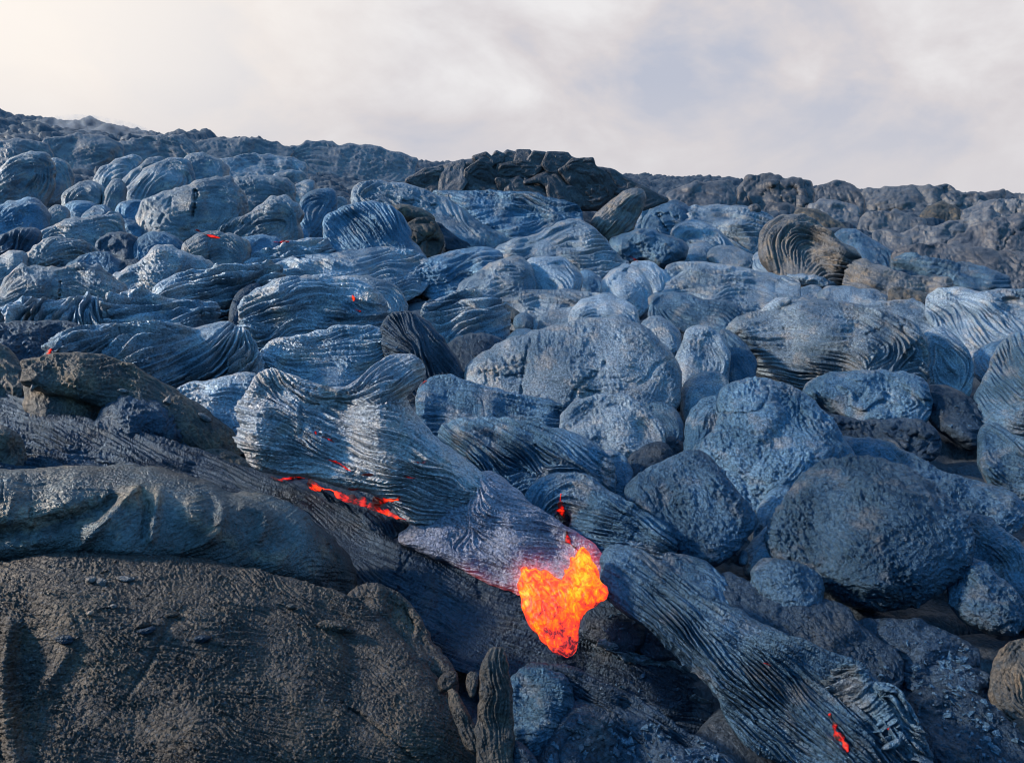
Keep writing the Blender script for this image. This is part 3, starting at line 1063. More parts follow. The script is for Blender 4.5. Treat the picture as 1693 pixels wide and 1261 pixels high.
for k_, p_ in enumerate(PL):
    lobe('crust_plate', None, None, 'B', p_, mat='black', fat=.5, cap=2.8, rag=1.0, grain=.3, t=(.55, .95, .75, .85, .65)[k_ % 5], push=.003, on='mound', grow=4.5, parent=mound, ds=1.1, lump=.05, soft=0, seed=900 + k_)

# ------------------------------------------------------------------ middle: the arch, the fin, the domes
lobe('ropy_sheet', "flat striated sheet in front of the black mound", 'lava sheet', 'B', "430,360 640,358 900,372 1060,398 1195,450 1150,485 1060,525 950,545 750,535 690,495 560,425",
     mat='blue', rope=.55, rw=7, rl=40, strokes=["470,370 700,400 1000,420 1180,455", "560,420 750,470 1060,480", "720,520 900,520 1080,500"], fat=.25, cap=14, t=.35)
lobe('lava_sheet', "bluish back of the arched lobe sloping down right", 'lava sheet', 'B', "75,355 130,308 250,318 400,348 520,398 640,478 750,558 855,605 790,650 700,645 560,580 480,500 330,425 200,425 120,410",
     mat='silver', fat=.35, t=.45, lump=.16, cracks=[("320,400 440,405 560,470", 2, 5)], rope=.2, rw=8)
lobe('lava_fold', "large draped fold falling down the left of the arched hollow", 'lava fold', 'B', "-70,480 0,455 70,425 180,405 250,435 335,520 325,590 395,660 435,702 405,785 392,840 300,806 200,786 100,726 30,680 -40,620",
     mat='blue', rope=.42, rw=5, rl=36, strokes=["60,440 150,520 200,650 260,770", "180,420 250,520 300,640 360,800", "-40,500 30,560 80,660 150,740"], fat=.3, t=.5, drop=6)
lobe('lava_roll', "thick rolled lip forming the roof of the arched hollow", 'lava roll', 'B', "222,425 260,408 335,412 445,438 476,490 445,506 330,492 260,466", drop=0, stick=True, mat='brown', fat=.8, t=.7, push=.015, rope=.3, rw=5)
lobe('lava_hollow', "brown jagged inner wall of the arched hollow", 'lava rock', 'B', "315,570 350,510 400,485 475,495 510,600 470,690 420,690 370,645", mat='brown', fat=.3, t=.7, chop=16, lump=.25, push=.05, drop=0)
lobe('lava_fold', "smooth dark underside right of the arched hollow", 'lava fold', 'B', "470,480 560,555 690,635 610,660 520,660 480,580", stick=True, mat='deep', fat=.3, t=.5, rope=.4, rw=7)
lobe('lava_lobe', "striated lip lobe lying under the arched hollow", 'lava lobe', 'B', "405,745 430,690 600,652 760,635 800,680 720,745 560,798 460,802", mat='blue', rope=.5, rw=7, rl=36,
     strokes=["420,750 600,720 780,660", "440,780 600,760 740,720"], fat=.55, push=.02)
lobe('ropy_sheet', "pale ropy sheet climbing to the fin's foot", 'lava sheet', 'B', "765,665 830,608 960,583 1100,508 1180,498 1285,580 1366,680 1424,722 1300,790 1230,758 1120,698 1000,686 880,686 790,696",
     mat='silver', rope=.55, rw=8, rl=34, strokes=["790,680 900,610 1100,560 1250,570", "900,680 1100,640 1330,650", "1100,690 1250,700 1400,720"], fat=.4, t=.45)
lobe('lava_dome', "left of the paired smooth domes in the centre", 'lava dome', 'B', "590,846 640,788 740,718 850,676 914,700 955,780 945,838 870,853 760,843 660,858", mat='silver', fat=.6, t=.5, push=.03)
lobe('lava_dome', "right of the paired smooth domes in the centre", 'lava dome', 'B', "915,702 1020,677 1100,688 1188,770 1156,838 1060,858 970,838 940,786", mat='silver', fat=.6, t=.5, push=.03, cracks=[("1060,700 1110,730 1180,770", 2, 4)])
lobe('lava_lobe', "small lobe between the paired domes and the cracked round lobe", 'lava lobe', 'B', "1165,826 1190,738 1240,742 1306,800 1306,852 1220,846", mat='blue', push=.02)
lobe('lava_lobe', "round lobe outlined by a curved crack right of the paired domes", 'lava lobe', 'B', "1295,795 1330,758 1420,716 1486,750 1530,836 1460,890 1400,868 1320,858", mat='silver', push=.02,
     cracks=[("1340,790 1400,740 1430,720", 2, 4)])
lobe('lava_lobe', "flat lobe at the right end of the pale ropy sheet", 'lava lobe', 'B', "1420,720 1500,690 1600,740 1640,820 1560,880 1490,860", mat='silver', fat=.35)
lobe('lava_fin', "tall brown fin of lava standing up behind the centre", 'lava fin', 'B', "1245,515 1268,470 1338,410 1420,352 1472,343 1495,365 1490,395 1455,455 1434,555 1365,602 1290,575", drop=0, mat='taupe', rope=.5, rw=6, rl=14,
     strokes=["1270,540 1380,490 1470,370", "1300,570 1400,530 1450,420"], fat=.55, t=.75, push=.02, grain=.5)
lobe('lava_fin', "narrow pale fin leaning on the right of the tall fin", 'lava fin', 'B', "1428,548 1440,480 1490,403 1566,412 1535,452 1494,535", drop=0, mat='silver', fat=.5, t=.7)
lobe('lava_plate', "grey flat slab with cracks right of the fins", 'lava slab', 'B', "1488,532 1540,440 1620,403 1693,416 1745,480 1693,590 1600,568", mat='blue', fat=.3, cracks=[("1570,460 1590,500 1610,540", 2, 5), ("1545,470 1600,455 1660,480", 1.6, 4)])
lobe('lava_roll', "wing-shaped rolled lobe below the fins with a shadowed gap", 'lava roll', 'B', "1335,602 1420,556 1490,536 1580,566 1694,610 1686,656 1610,698 1540,686 1490,656 1410,680", drop=0, mat='blue', fat=.7, t=.6, push=.03)
crack('B', "1435,668 1455,680 1470,690", 3, label="tiny red glow under the wing-shaped roll", cat="molten lava", hot=.3, seed=5, push=.13)
lobe('rope_fan', "fan of thick radiating ropes left of centre", 'lava fold', 'B', "425,965 470,908 560,866 680,856 764,890 826,970 806,1016 764,1066 640,1066 540,1106 480,1066",
     mat='silver', rope=1.3, rw=11, rl=40, strokes=["450,950 580,890 760,900", "450,990 600,940 800,920", "480,1040 640,980 790,940", "540,1090 680,1010 810,950", "640,1060 740,1010 820,970"], fat=.4, t=.45, swirl=.1)
lobe('lava_lobe', "dark brownish bulb under the rope fan", 'lava lobe', 'B', "535,1115 620,1068 720,1062 805,1098 826,1146 700,1198 620,1218 565,1176", mat='deep', fat=.6, push=.02)
lobe('lava_roll', "thin crooked roll crossing the rope fan's right side", 'lava roll', 'B', "715,893 780,886 884,950 886,980 820,966 738,914", drop=0, mat='brown', fat=.7, push=.04)
lobe('lava_lobe', "pebble-round lobe beside the thin crooked roll", 'lava lobe', 'B', "855,972 900,941 948,958 950,998 890,1006", mat='blue', fat=.7, push=.03)
lobe('lava_lobe', "short lobe pointing right between rope fan and big dome", 'lava lobe', 'B', "815,1114 850,1048 920,1026 994,1060 964,1096 890,1126 838,1136", mat='blue', fat=.6, push=.02)
lobe('lava_sheet', "bright smooth sheet scrap above the big dome", 'lava sheet', 'B', "985,974 1050,938 1150,926 1194,906 1176,965 1080,1006 1010,1006", mat='silver', fat=.4)
lobe('lava_lobe', "ropy lobe pressed against the back of the big dome", 'lava lobe', 'B', "1135,996 1180,908 1280,866 1400,896 1476,962 1360,1000 1260,1000 1160,1018", mat='silver', rope=.4, rw=8, fat=.5)
lobe('lava_sheet', "rumpled sheet behind the rope fan under the paired domes", 'lava sheet', 'B', "560,870 700,840 1000,850 1180,850 1300,860 1280,900 1180,920 1000,950 900,940 760,890", mat='silver', rope=.4, rw=8, fat=.3, cap=14, t=.3)
lobe('lava_lobe', "short fat roll at the big dome's right shoulder", 'lava roll', 'B', "1485,1004 1540,963 1600,978 1664,1040 1676,1086 1610,1106 1550,1056", mat='silver', fat=.7, push=.03)
lobe('lava_dome', "big pale cracked dome right of centre", 'lava dome', 'W', "770,608 830,573 880,556 940,541 1000,527 1052,537 1088,568 1114,603 1122,640 1094,670 1020,676 960,668 920,680 880,672 850,656 790,634",
     mat='silver', fat=.42, t=.5, lump=.13, cracks=[("880,558 870,600 866,625 864,660", 2.2, 6), ("1000,600 975,625 950,640 945,670", 2.0, 5), ("870,620 830,622 800,612", 1.8, 4), ("960,640 1000,655 1020,676", 2, 5)], rope=.12, rw=7)

# broad middle sheets
lobe('lava_sheet', "broad blue sheet of low folds right of the round cracked lobe", 'lava sheet', 'C', "-60,680 0,645 170,655 400,698 585,735 570,800 420,815 280,825 120,850 0,830 -60,800", mat='silver', rope=.4, rw=8, rl=36,
     strokes=["-40,690 200,700 560,760", "-40,780 200,770 500,800"], fat=.2, cap=15, t=.35, lump=.2)
lobe('lava_sheet', "blue swollen sheet above the bent finger lobes", 'lava sheet', 'C', "-120,800 0,790 150,830 280,850 330,930 250,960 120,900 0,860 -120,850", mat='blue', rope=.3, rw=8, fat=.35, cap=18, t=.4)
lobe('ropy_sheet', "curved ropy sheet under the far hummock", 'lava sheet', 'C', "30,378 190,372 330,380 486,418 435,508 350,578 220,548 90,448", mat='silver', rope=.6, rw=7, rl=30,
     strokes=["60,400 250,420 450,440", "130,460 280,490 400,510"], fat=.3, t=.4)
lobe('lava_lobe', "buckled rope edge at the curved ropy sheet's left", 'lava lobe', 'C', "-30,478 60,436 155,466 254,540 266,578 120,568 30,548", mat='silver', rope=.7, rw=7, rl=16, fat=.5)
lobe('ropy_twist', "big twisted hood of ropes with an upright folded face on the right", 'lava fold', 'C', "410,495 468,440 560,402 645,428 705,480 765,530 866,590 866,616 815,700 720,700 600,680 520,650 446,566",
     mat='taupe', rope=.9, rw=7, rl=40, strokes=["470,600 440,520 500,450 580,420", "540,640 500,540 560,450 640,440", "600,660 580,560 650,540 850,600", "640,680 680,620 840,640", "560,440 680,500 860,600"], fat=.5, t=.6, swirl=.12, push=.03)
lobe('lava_roll', "knuckled roll along the crest above the twisted hood", 'lava roll', 'C', "580,392 640,383 720,408 804,458 836,502 760,506 680,468 610,428", drop=0, mat='brown', fat=.7, t=.6)
lobe('lava_lobe', "smooth grey back behind the twisted hood", 'lava lobe', 'C', "755,512 850,478 945,540 1044,590 1066,648 960,636 870,616", mat='blue', fat=.4, rope=.2)
lobe('ropy_tail', "long striated tail running right from the twisted hood", 'lava fold', 'C', "822,700 870,626 1000,676 1150,716 1360,730 1250,760 1060,772 1030,800 940,776", mat='taupe', rope=.7, rw=7, rl=50,
     strokes=["850,660 1050,720 1320,738", "850,700 1000,760 1240,752"], fat=.5, swirl=.1)
lobe('ropy_tail', "dark striated roll tapering to the right edge", 'lava roll', 'C', "1055,650 1100,607 1240,647 1420,656 1540,686 1630,722 1560,752 1400,735 1240,720 1110,702", mat='blue', rope=.7, rw=7, rl=60,
     strokes=["1070,640 1300,680 1610,720", "1100,690 1300,705 1560,740"], fat=.55, swirl=.08)
lobe('lava_roll', "left of three short rolls below the fins", 'lava roll', 'C', "-4,606 40,547 152,547 176,600 156,650 50,650", drop=0, mat='silver', fat=.65, push=.02)
lobe('lava_roll', "middle of three short rolls below the fins", 'lava roll', 'C', "156,596 200,557 330,587 386,620 376,680 270,670 180,638", drop=0, mat='silver', fat=.65, push=.03)
lobe('lava_roll', "right of three short rolls below the fins", 'lava roll', 'C', "368,606 430,578 500,620 536,696 450,702 380,692", drop=0, mat='silver', fat=.65, push=.02)
lobe('lava_roll', "thin long roll under the twisted hood", 'lava roll', 'C', "515,694 640,688 760,718 816,764 700,760 590,740", drop=0, stick=True, mat='silver', fat=.6)
lobe('ropy_oval', "wide oval lobe with curved ropes at its right end", 'lava lobe', 'C', "260,935 400,886 560,836 740,830 920,865 1090,916 1186,980 1216,1070 1176,1158 1030,1210 800,1200 600,1160 420,1090 305,1005",
     mat='silver', rope=.65, rw=8, rl=40, strokes=["300,950 600,900 900,900", "400,1060 700,1100 1000,1180", "1000,910 1120,980 1150,1070 1050,1150", "950,960 1060,1020 1040,1120 900,1160", "880,1180 1050,1180 1170,1120", "420,1000 700,1010 900,1020", "1080,940 1190,1040 1180,1120"],
     fat=.42, t=.5, cracks=[("1010,905 1080,945 1130,1010 1130,1060 1090,1080", 2.2, 6), ("900,990 980,970 1020,930", 1.6, 4)], swirl=.2)
lobe('ropy_sheet', "fan-shaped ropy sheet at the right edge", 'lava sheet', 'C', "1212,805 1340,776 1480,788 1693,786 1800,800 1800,960 1693,1010 1560,1010 1480,1060 1370,1030 1306,940 1284,866",
     mat='silver', rope=.6, rw=8, rl=36, strokes=["1230,810 1350,850 1400,950 1480,1040", "1300,790 1450,830 1560,900 1640,1000", "1500,790 1650,820 1760,850", "1330,930 1420,1010 1480,1050"], fat=.25, cap=20, t=.4)
lobe('lava_sheet', "smooth pale sheet between the wide oval and the fan-shaped sheet", 'lava sheet', 'C', "870,850 1050,826 1200,846 1298,900 1276,950 1150,970 1050,905", mat='silver', fat=.35)
lobe('lava_lobe', "low lobe on the slope under the twisted tail", 'lava lobe', 'C', "695,806 730,776 860,768 1006,800 994,838 850,848 740,846", mat='silver', fat=.4)
lobe('lava_lobe', "small lobe left of the low lobe under the twisted tail", 'lava lobe', 'C', "585,805 600,755 690,748 705,790 690,830 610,835", mat='silver', fat=.5)
lobe('crumbled_block', "pinkish crumbling rim between the right-hand sheets", 'lava rock', 'C', "1040,795 1060,765 1120,780 1220,800 1310,880 1310,920 1270,900 1200,840 1110,825", mat='brown', fat=.5, chop=14, lump=.25)
lobe('lava_lobe', "hollowed lobe with a shadowed ropy fold near the right edge", 'lava lobe', 'C', "1195,985 1290,955 1406,1060 1428,1175 1385,1240 1260,1200 1216,1136", mat='silver', fat=.5, rope=.4, rw=8, t=.55)
lobe('lava_fold', "curled rope fold around a dark pocket near the right edge", 'lava fold', 'C', "1395,1095 1440,1060 1500,1090 1530,1150 1500,1190 1470,1130 1430,1150", mat='silver', fat=.5, rope=.8, rw=7)
lobe('lava_sheet', "blue sheet sloping in from the right edge", 'lava sheet', 'C', "1440,1085 1560,1030 1693,1000 1800,1000 1800,1250 1700,1250 1600,1280 1545,1156", mat='blue', fat=.3, cap=20, rope=.3, rw=8)
lobe('lava_roll', "knobby roll at the wide oval's left back", 'lava roll', 'C', "372,898 480,796 565,798 555,836 440,898", drop=0, stick=True, mat='silver', fat=.6)

# ------------------------------------------------------------------ left middle: great ropy lobe and brown lobes
lobe('ropy_lobe', "great ropy lobe at the left with curved diagonal folds", 'lava lobe', 'D', "240,250 330,158 450,128 640,123 850,126 960,146 1060,112 1150,122 1220,180 1268,270 1280,320 1150,410 1000,430 860,440 740,385 560,315 400,285 310,280",
     mat='silver', rope=1.0, rw=10, rl=44, strokes=["360,250 500,190 700,150 900,150", "560,290 720,230 900,170 1060,130", "700,360 880,290 1020,210 1110,140", "860,420 1020,340 1130,240 1170,140", "1000,420 1150,340 1230,250 1190,160", "300,240 400,180 520,150"], fat=.38, t=.5, swirl=.15, push=.02)
lobe('lava_sheet', "plain grey skirt below the great ropy lobe", 'lava sheet', 'D', "850,430 1050,400 1250,340 1250,430 1200,520 1230,600 1180,660 1050,600 950,530", mat='silver', rope=.25, rw=7, fat=.3, cap=18, t=.45)
lobe('lava_lobe', "dark blue smooth flat at the left edge with a red spot", 'lava lobe', 'D', "-60,130 0,128 130,108 430,118 350,172 250,240 100,310 60,270 -60,270", mat='deep', fat=.35, t=.35)
crack('D', "222,262 232,240 250,222", 7, label="small red glowing spot left of the great ropy lobe", cat="molten lava", hot=.45, seed=7, push=.12)
lobe('ropy_lobe', "pale combed lobe of fine strands above the great ropy lobe's right", 'lava lobe', 'A', "1175,1100 1215,1010 1370,950 1480,922 1640,930 1800,960 1890,1040 1860,1090 1760,1130 1620,1190 1520,1215 1380,1200 1260,1190",
     mat='silver', rope=.7, rw=8, rl=44, strokes=["1220,1040 1450,980 1780,990", "1220,1110 1500,1060 1860,1060", "1300,1180 1550,1130 1800,1090"], fat=.42, t=.5, push=.02)
lobe('lava_fold', "dark narrow cleft wall between the combed lobe and the great ropy lobe", 'lava fold', 'A', "1130,1130 1140,1060 1180,990 1260,950 1280,990 1200,1080 1200,1160", mat='deep', fat=.4)
lobe('lava_lobe', "hooded lobe with a red glow inside beside the combed lobe", 'lava lobe', 'B', "-30,790 60,778 180,790 270,830 330,930 280,960 180,960 60,950 0,930 -40,870", mat='silver', fat=.45, rope=.35, rw=8)
crack('B', "65,855 75,870 72,885", 4, label="red glow in the hooded lobe's mouth", cat="molten lava", hot=.45, seed=8, push=.15)
crack('B', "78,925 95,935 110,938", 4, label="red spot low under the hooded lobe", cat="molten lava", hot=.35, seed=9, push=.15)
lobe('lava_lobe', "brown lobe cut by the left edge beside the brown dome", 'lava lobe', 'D', "-80,215 0,215 50,248 120,365 156,475 130,510 0,470 -80,460", mat='brown', fat=.45, push=.04)
lobe('lava_plate', "long brown slab behind the two domes on the left", 'lava slab', 'D', "90,305 190,282 350,266 480,271 600,306 740,386 850,446 990,536 1060,598 1136,658 1156,750 1040,740 960,760 900,680 700,560 520,420 300,360",
     mat='brown', fat=.4, t=.45, lump=.16, rope=.15)
lobe('lava_dome', "brown dome with a pale greenish patch on the left", 'lava dome', 'D', "135,380 230,336 400,330 505,366 566,430 536,510 480,620 350,625 230,580 145,500", mat='brown', fat=.5, push=.02, rope=.15, rw=6)
lobe('lava_dome', "dark blue-grey dome right of the brown dome", 'lava dome', 'D', "520,520 600,458 720,467 825,508 896,600 916,700 820,710 700,680 560,650 480,620", mat='deep', fat=.5, push=.02, cracks=[("700,640 760,670 880,690", 2.4, 6)])
lobe('lava_block', "rough brown block in the corner by the red cracks", 'lava rock', 'D', "985,760 1040,725 1150,750 1240,830 1160,850 1050,810", drop=0, mat='brown', fat=.4, chop=16)
for nm, p_, lb in (("rock_chip", "790,490 832,452 838,462 842,500 820,500", "upright pointed chip stuck in the brown slab"),
                   ("rock_chip", "965,540 1000,542 1046,575 1030,590 990,575", "thin flat flake on the brown slab's lower end"),
                   ("rock_chip", "565,430 600,420 640,436 610,450", "loose thin flake between the two domes"),
                   ("rock_chip", "145,430 158,395 168,412 190,404 170,425 158,440", "small tan chip in the crevice left of the brown dome")):
    lobe(nm, lb, 'rock chip', 'D', p_, stick=True, mat='taupe', fat=.5, t=.6, push=.004, soft=1, lump=0)

# ------------------------------------------------------------------ right: boulders
lobe('lava_block', "flat-topped rough block behind the big round boulder", 'lava block', 'F', "802,235 840,178 920,146 1100,146 1275,158 1308,240 1298,335 1200,350 1050,340 980,300 860,250", drop=0, mat='blue', fat=.5, t=.55, chop=30, lump=.2, push=.03, rope=.2)
lobe('lava_block', "dark broken layers under the flat-topped block", 'lava block', 'F', "850,330 950,330 1050,345 1200,340 1320,355 1350,445 1250,500 1100,450 960,410 880,380", drop=0, mat='deep', fat=.35, chop=16, lump=.25)
lobe('lava_boulder', "dark smooth egg boulder right of the flat-topped block", 'lava boulder', 'F', "1290,200 1380,205 1480,255 1546,320 1538,395 1490,428 1400,380 1305,300", drop=0, mat='deep', fat=.6, push=.02)
lobe('lava_lobe', "tall layered ropy lobe at the right edge", 'lava lobe', 'F', "1495,245 1560,145 1600,20 1693,-20 1800,-20 1800,430 1640,430 1556,345", mat='blue', rope=.4, rw=9, fat=.35, t=.55, strokes=["1520,250 1620,330 1790,380", "1570,160 1640,260 1790,300", "1620,50 1680,160 1790,200"])
lobe('lava_lobe', "lower ropy lobe hanging at the right edge", 'lava lobe', 'F', "1514,405 1556,340 1650,415 1800,440 1800,560 1620,580 1556,526", mat='blue', rope=.45, rw=9, fat=.45, push=.02)
lobe('lava_lobe', "round grey lobe peeking in at the right edge", 'lava lobe', 'F', "1650,600 1690,560 1800,555 1800,650 1700,650", mat='blue', fat=.5)
lobe('lava_lobe', "bluish finger lobe left of the bent column lobes", 'lava lobe', 'F', "275,165 320,40 340,-40 440,-30 488,50 478,145 400,160 310,196", mat='silver', fat=.5, t=.55, rope=.2, rw=7)
lobe('lava_lobe', "rounded lobe leaning on the bluish finger lobe's right", 'lava lobe', 'F', "470,-30 545,10 608,105 600,175 520,190 474,100", mat='blue', fat=.5)
lobe('lava_lobe', "small striped nub above the column lobe", 'lava lobe', 'F', "305,232 350,162 440,136 496,170 478,232 400,276 350,306", mat='silver', fat=.6, push=.02)
lobe('lava_lobe', "narrow upright column lobe beside the big cracked boulder", 'lava lobe', 'F', "325,420 358,280 440,236 496,280 486,335 446,385 436,440 380,465", mat='blue', fat=.6, t=.6, push=.03)
lobe('lava_chip', "small tan stone wedged left of the column lobe", 'rock chip', 'F', "268,260 290,222 322,240 318,290 285,295", mat='brown', fat=.6, push=.03, soft=1)
lobe('lava_plate', "bluish angular slab with a raised bright edge right of the ropes", 'lava slab', 'W', "930,690 958,664 1000,657 1028,656 1068,680 1094,707 1090,727 1040,768 1000,752 960,728 938,705", mat='silver', fat=.35, cap=20, t=.5)
lobe('lava_lobe', "purplish slab scrap between the dome and the column lobe", 'lava slab', 'F', "160,290 200,260 270,280 310,330 300,380 230,400 210,350", mat='blue', fat=.3)
lobe('lava_plate', "dark tilted slab left of the cracked boulder", 'lava slab', 'F', "85,500 190,424 245,426 276,480 206,538 110,575", mat='deep', fat=.45)
lobe('lava_plate', "small wedge slab between the dark slab and the column lobe", 'lava slab', 'F', "225,420 270,390 320,430 300,470 270,480", mat='deep', fat=.45)
lobe('lava_boulder', "upper half of the boulder pair split by a curved crack", 'lava boulder', 'F', "345,462 440,395 478,320 474,208 560,176 685,180 805,238 875,308 935,398 1020,485 900,520 800,570 740,650 640,715 600,720 545,650 470,560 400,500",
     drop=0, mat='blue', fat=.34, t=.5, lump=.16, ridges=[("660,190 650,260 690,320 640,380", 12, 4)], cracks=[("655,205 650,280 600,310 470,300", 3, 5)], grain=1.9)
lobe('lava_boulder', "lower half of the boulder pair, rounded front over a black hollow", 'lava boulder', 'F', "100,592 200,526 340,466 395,478 465,556 530,640 600,710 592,765 500,860 430,910 300,880 240,796 180,706 96,642",
     drop=0, mat='navy', fat=.42, t=.5, push=.03, grain=1.9, lump=.14)
lobe('lava_slope', "blue-black slope behind the big round boulder", 'lava sheet', 'F', "930,400 1010,426 1100,416 1250,496 1400,566 1660,636 1690,700 1500,720 1400,660 1250,580 1150,530 1000,500", mat='navy', fat=.25, cap=18, t=.35, lump=.2)
lobe('lava_boulder', "biggest round boulder, smooth and bulging on the right", 'lava boulder', 'F', "745,660 800,556 900,506 1020,495 1150,506 1265,556 1366,636 1436,716 1478,800 1458,890 1396,970 1300,1040 1150,1072 980,1052 860,972 720,912 660,830 685,740",
     drop=0, mat='navy', fat=.40, t=.5, push=.03, lump=.13, ridges=[("800,600 900,560 1020,570 1080,620", 14, 7)], grain=1.9)
lobe('lava_lobe', "row of small bumps squeezed between the two big boulders", 'lava lobe', 'F', "605,765 640,650 730,595 756,640 700,705 660,770 620,790", mat='blue', fat=.6, chop=22)
lobe('lava_lobe', "shoulder lobe at the left foot of the biggest boulder", 'lava lobe', 'F', "560,870 630,800 690,745 690,830 730,900 640,915 570,910", mat='blue', fat=.5)
lobe('lava_lobe', "small smooth oval stone under the biggest boulder", 'lava boulder', 'F', "592,945 640,900 745,905 836,948 878,1010 825,1060 720,1040 636,996", mat='navy', fat=.7, push=.04, grain=1.9)
lobe('lava_lobe', "tiny round pebble left of the small oval stone", 'lava boulder', 'F', "540,880 556,850 578,868 572,898 550,900", mat='blue', fat=.8, push=.03)
lobe('lava_lobe', "long bluish lobe sloping down the right edge", 'lava lobe', 'F', "1425,725 1520,735 1600,785 1720,880 1800,950 1800,1120 1680,1100 1600,1000 1500,920 1455,860", mat='blue', fat=.4, t=.45)
lobe('lava_boulder', "smaller round boulder at the lower right edge", 'lava boulder', 'F', "1395,1010 1436,895 1505,905 1606,980 1690,1080 1700,1160 1560,1172 1430,1100", drop=0, mat='navy', fat=.55, push=.04, grain=1.9, ridges=[("1440,910 1520,960 1540,1040", 9, 4)])

# ------------------------------------------------------------------ the live flow
flow = bpy.data.objects.new("lava_flow", None)
COL.objects.link(flow)
flow.location = [float(q) for q in (EYE + ray(900, 1040) * hit(900, 1040))]
tag(flow, "silver ropy lava flow ending in a glowing orange toe", "lava flow")
TOE = pts('W', "860,944 868,936 876,941 886,934 893,941 903,940 914,951 924,957 929,962 934,950 931,940 941,941 945,930 943,920 953,925 954,913 963,905 972,911 985,935 1000,965 1005,985 985,999 966,1010 957,1035 958,1066 941,1085 915,1079 890,1056 870,1026 858,990")
REDS = [("510,788 540,812 580,824 612,838 642,822 658,814", 14), ("600,832 640,850 670,862", 10), ("448,790 480,792 505,788", 5)]


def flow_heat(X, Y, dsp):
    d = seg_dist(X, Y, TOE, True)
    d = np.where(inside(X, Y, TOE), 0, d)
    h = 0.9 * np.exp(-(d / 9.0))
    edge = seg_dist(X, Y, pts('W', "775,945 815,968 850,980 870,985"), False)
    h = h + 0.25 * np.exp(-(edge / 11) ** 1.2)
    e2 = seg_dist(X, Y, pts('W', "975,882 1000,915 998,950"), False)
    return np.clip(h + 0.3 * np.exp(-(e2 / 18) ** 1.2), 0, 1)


lobe('crust_lobe', "high ropy body of the flow with a rounded knob", None, 'E', "50,350 105,250 190,148 265,146 400,206 520,246 620,236 680,176 760,106 860,68 935,80 990,140 976,205 910,265 886,292 965,400 1055,500 1205,600 1325,690 1376,745 1366,815 1260,850 1180,870 1060,915 900,905 835,840 800,790 700,745 560,722 420,682 300,662 200,654 125,612 114,560 58,482 84,420",
     mat='hot', rope=.9, rw=7.5, rl=44, fat=.40, t=.5, parent=flow, ds=1.6, push=.09, anchor='800,950', key='body', swirl=.25,
     strokes=["150,600 250,620 420,650 600,690 800,720", "120,540 260,560 420,590 600,640 820,690 1000,700", "130,440 260,470 380,480 520,540 760,600 1000,640", "140,360 280,390 420,420 600,450 800,490 1000,560", "200,180 280,280 420,340 620,370 800,390 950,450",
              "700,220 800,150 920,110", "720,280 830,250 950,180", "900,440 1100,580 1300,740", "860,760 1000,790 1200,810", "840,820 950,870 1100,880"],
     cracks=[("440,450 500,480 545,500", 2, 5), ("520,590 600,625 640,655", 2, 5), ("660,665 720,668", 2, 4), ("140,560 180,590 260,600", 2, 4), ("380,330 400,420 380,480", 4, 4)])
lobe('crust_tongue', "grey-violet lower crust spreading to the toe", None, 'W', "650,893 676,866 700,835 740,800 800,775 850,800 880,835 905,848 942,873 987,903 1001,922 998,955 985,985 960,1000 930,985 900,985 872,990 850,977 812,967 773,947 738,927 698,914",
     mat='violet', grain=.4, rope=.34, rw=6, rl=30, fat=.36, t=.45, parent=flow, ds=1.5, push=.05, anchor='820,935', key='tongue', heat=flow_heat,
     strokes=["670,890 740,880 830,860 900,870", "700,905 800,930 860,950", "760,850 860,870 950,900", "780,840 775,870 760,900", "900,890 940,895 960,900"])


def toe_heat(X, Y, dsp):
    d = seg_dist(X, Y, TOE, True)
    t_ = np.clip((1060 - Y) / 140.0, 0, 1)
    m = 0.40 + 0.50 * t_ - 0.34 * np.exp(-(d / 4.0))
    st = np.exp(-(seg_dist(X, Y, pts('W', "868,950 872,1000 890,1040 915,1068"), False) / 8) ** 2)
    st2 = np.exp(-(seg_dist(X, Y, pts('W', "960,925 965,960 945,990 950,1010"), False) / 14) ** 2)
    return np.clip(m + 0.22 * st + 0.22 * st2 - 0.16 * np.clip(dsp, -1, 1), 0, 1.2)


lobe('molten_toe', "glowing orange and yellow molten toe", None, 'W', " ".join("%.1f,%.1f" % tuple(q) for q in TOE), mat='melt', rag=1.1, grain=.5, fat=.5, t=.55, parent=flow, ds=1.2, push=.085, heat=toe_heat, soft=1, grow=0, drop=0, lump=.06, anchor="925,1078",
     strokes=["870,950 900,1010 940,1070", "950,920 980,960 960,1000", "890,1050 930,1060 955,1050"], key='toe')
crack('W', "936,878 942,892 946,903 955,912", 6, key='tongue', parent=flow, hot=.6, lift=1.2, seed=21)
crack('E', "445,455 455,470", 4, key='body', parent=flow, hot=.35, lift=.3, seed=22)
crack('E', "478,478 515,490 548,506", 4, key='body', parent=flow, hot=.4, lift=.3, seed=23)
crack('E', "515,592 570,612 625,648", 3, key='body', parent=flow, hot=.25, lift=.3, seed=24)
crack('E', "675,664 735,668", 3.2, key='body', parent=flow, hot=.4, lift=.4, seed=25)
crack('E', "940,603 990,604", 4, key='body', parent=flow, hot=.35, lift=.4, seed=26)
crack('E', "895,680 940,684", 3.5, key='body', parent=flow, hot=.3, lift=.4, seed=27)
crack('E', "610,735 660,745", 3, key='body', parent=flow, hot=.3, lift=.4, seed=28)
for k_, (ln, w_) in enumerate(REDS):
    crack('W', ln, w_, parent=flow, hot=(.75, .75, .3)[k_], seed=30 + k_, t=.5, push=.02, anchor="640,860")
lobe('under_crust', "dark rumpled crust under the red cracks", None, 'E', "400,690 440,700 520,770 600,800 720,840 850,880 930,905 840,985 760,960 640,880 560,830 480,770", mat='deep', rope=.6, rw=8, rl=16, fat=.35, t=.4, push=.04, parent=flow, strokes=["420,720 600,860", "520,780 560,850", "640,820 700,920", "760,850 840,960"])

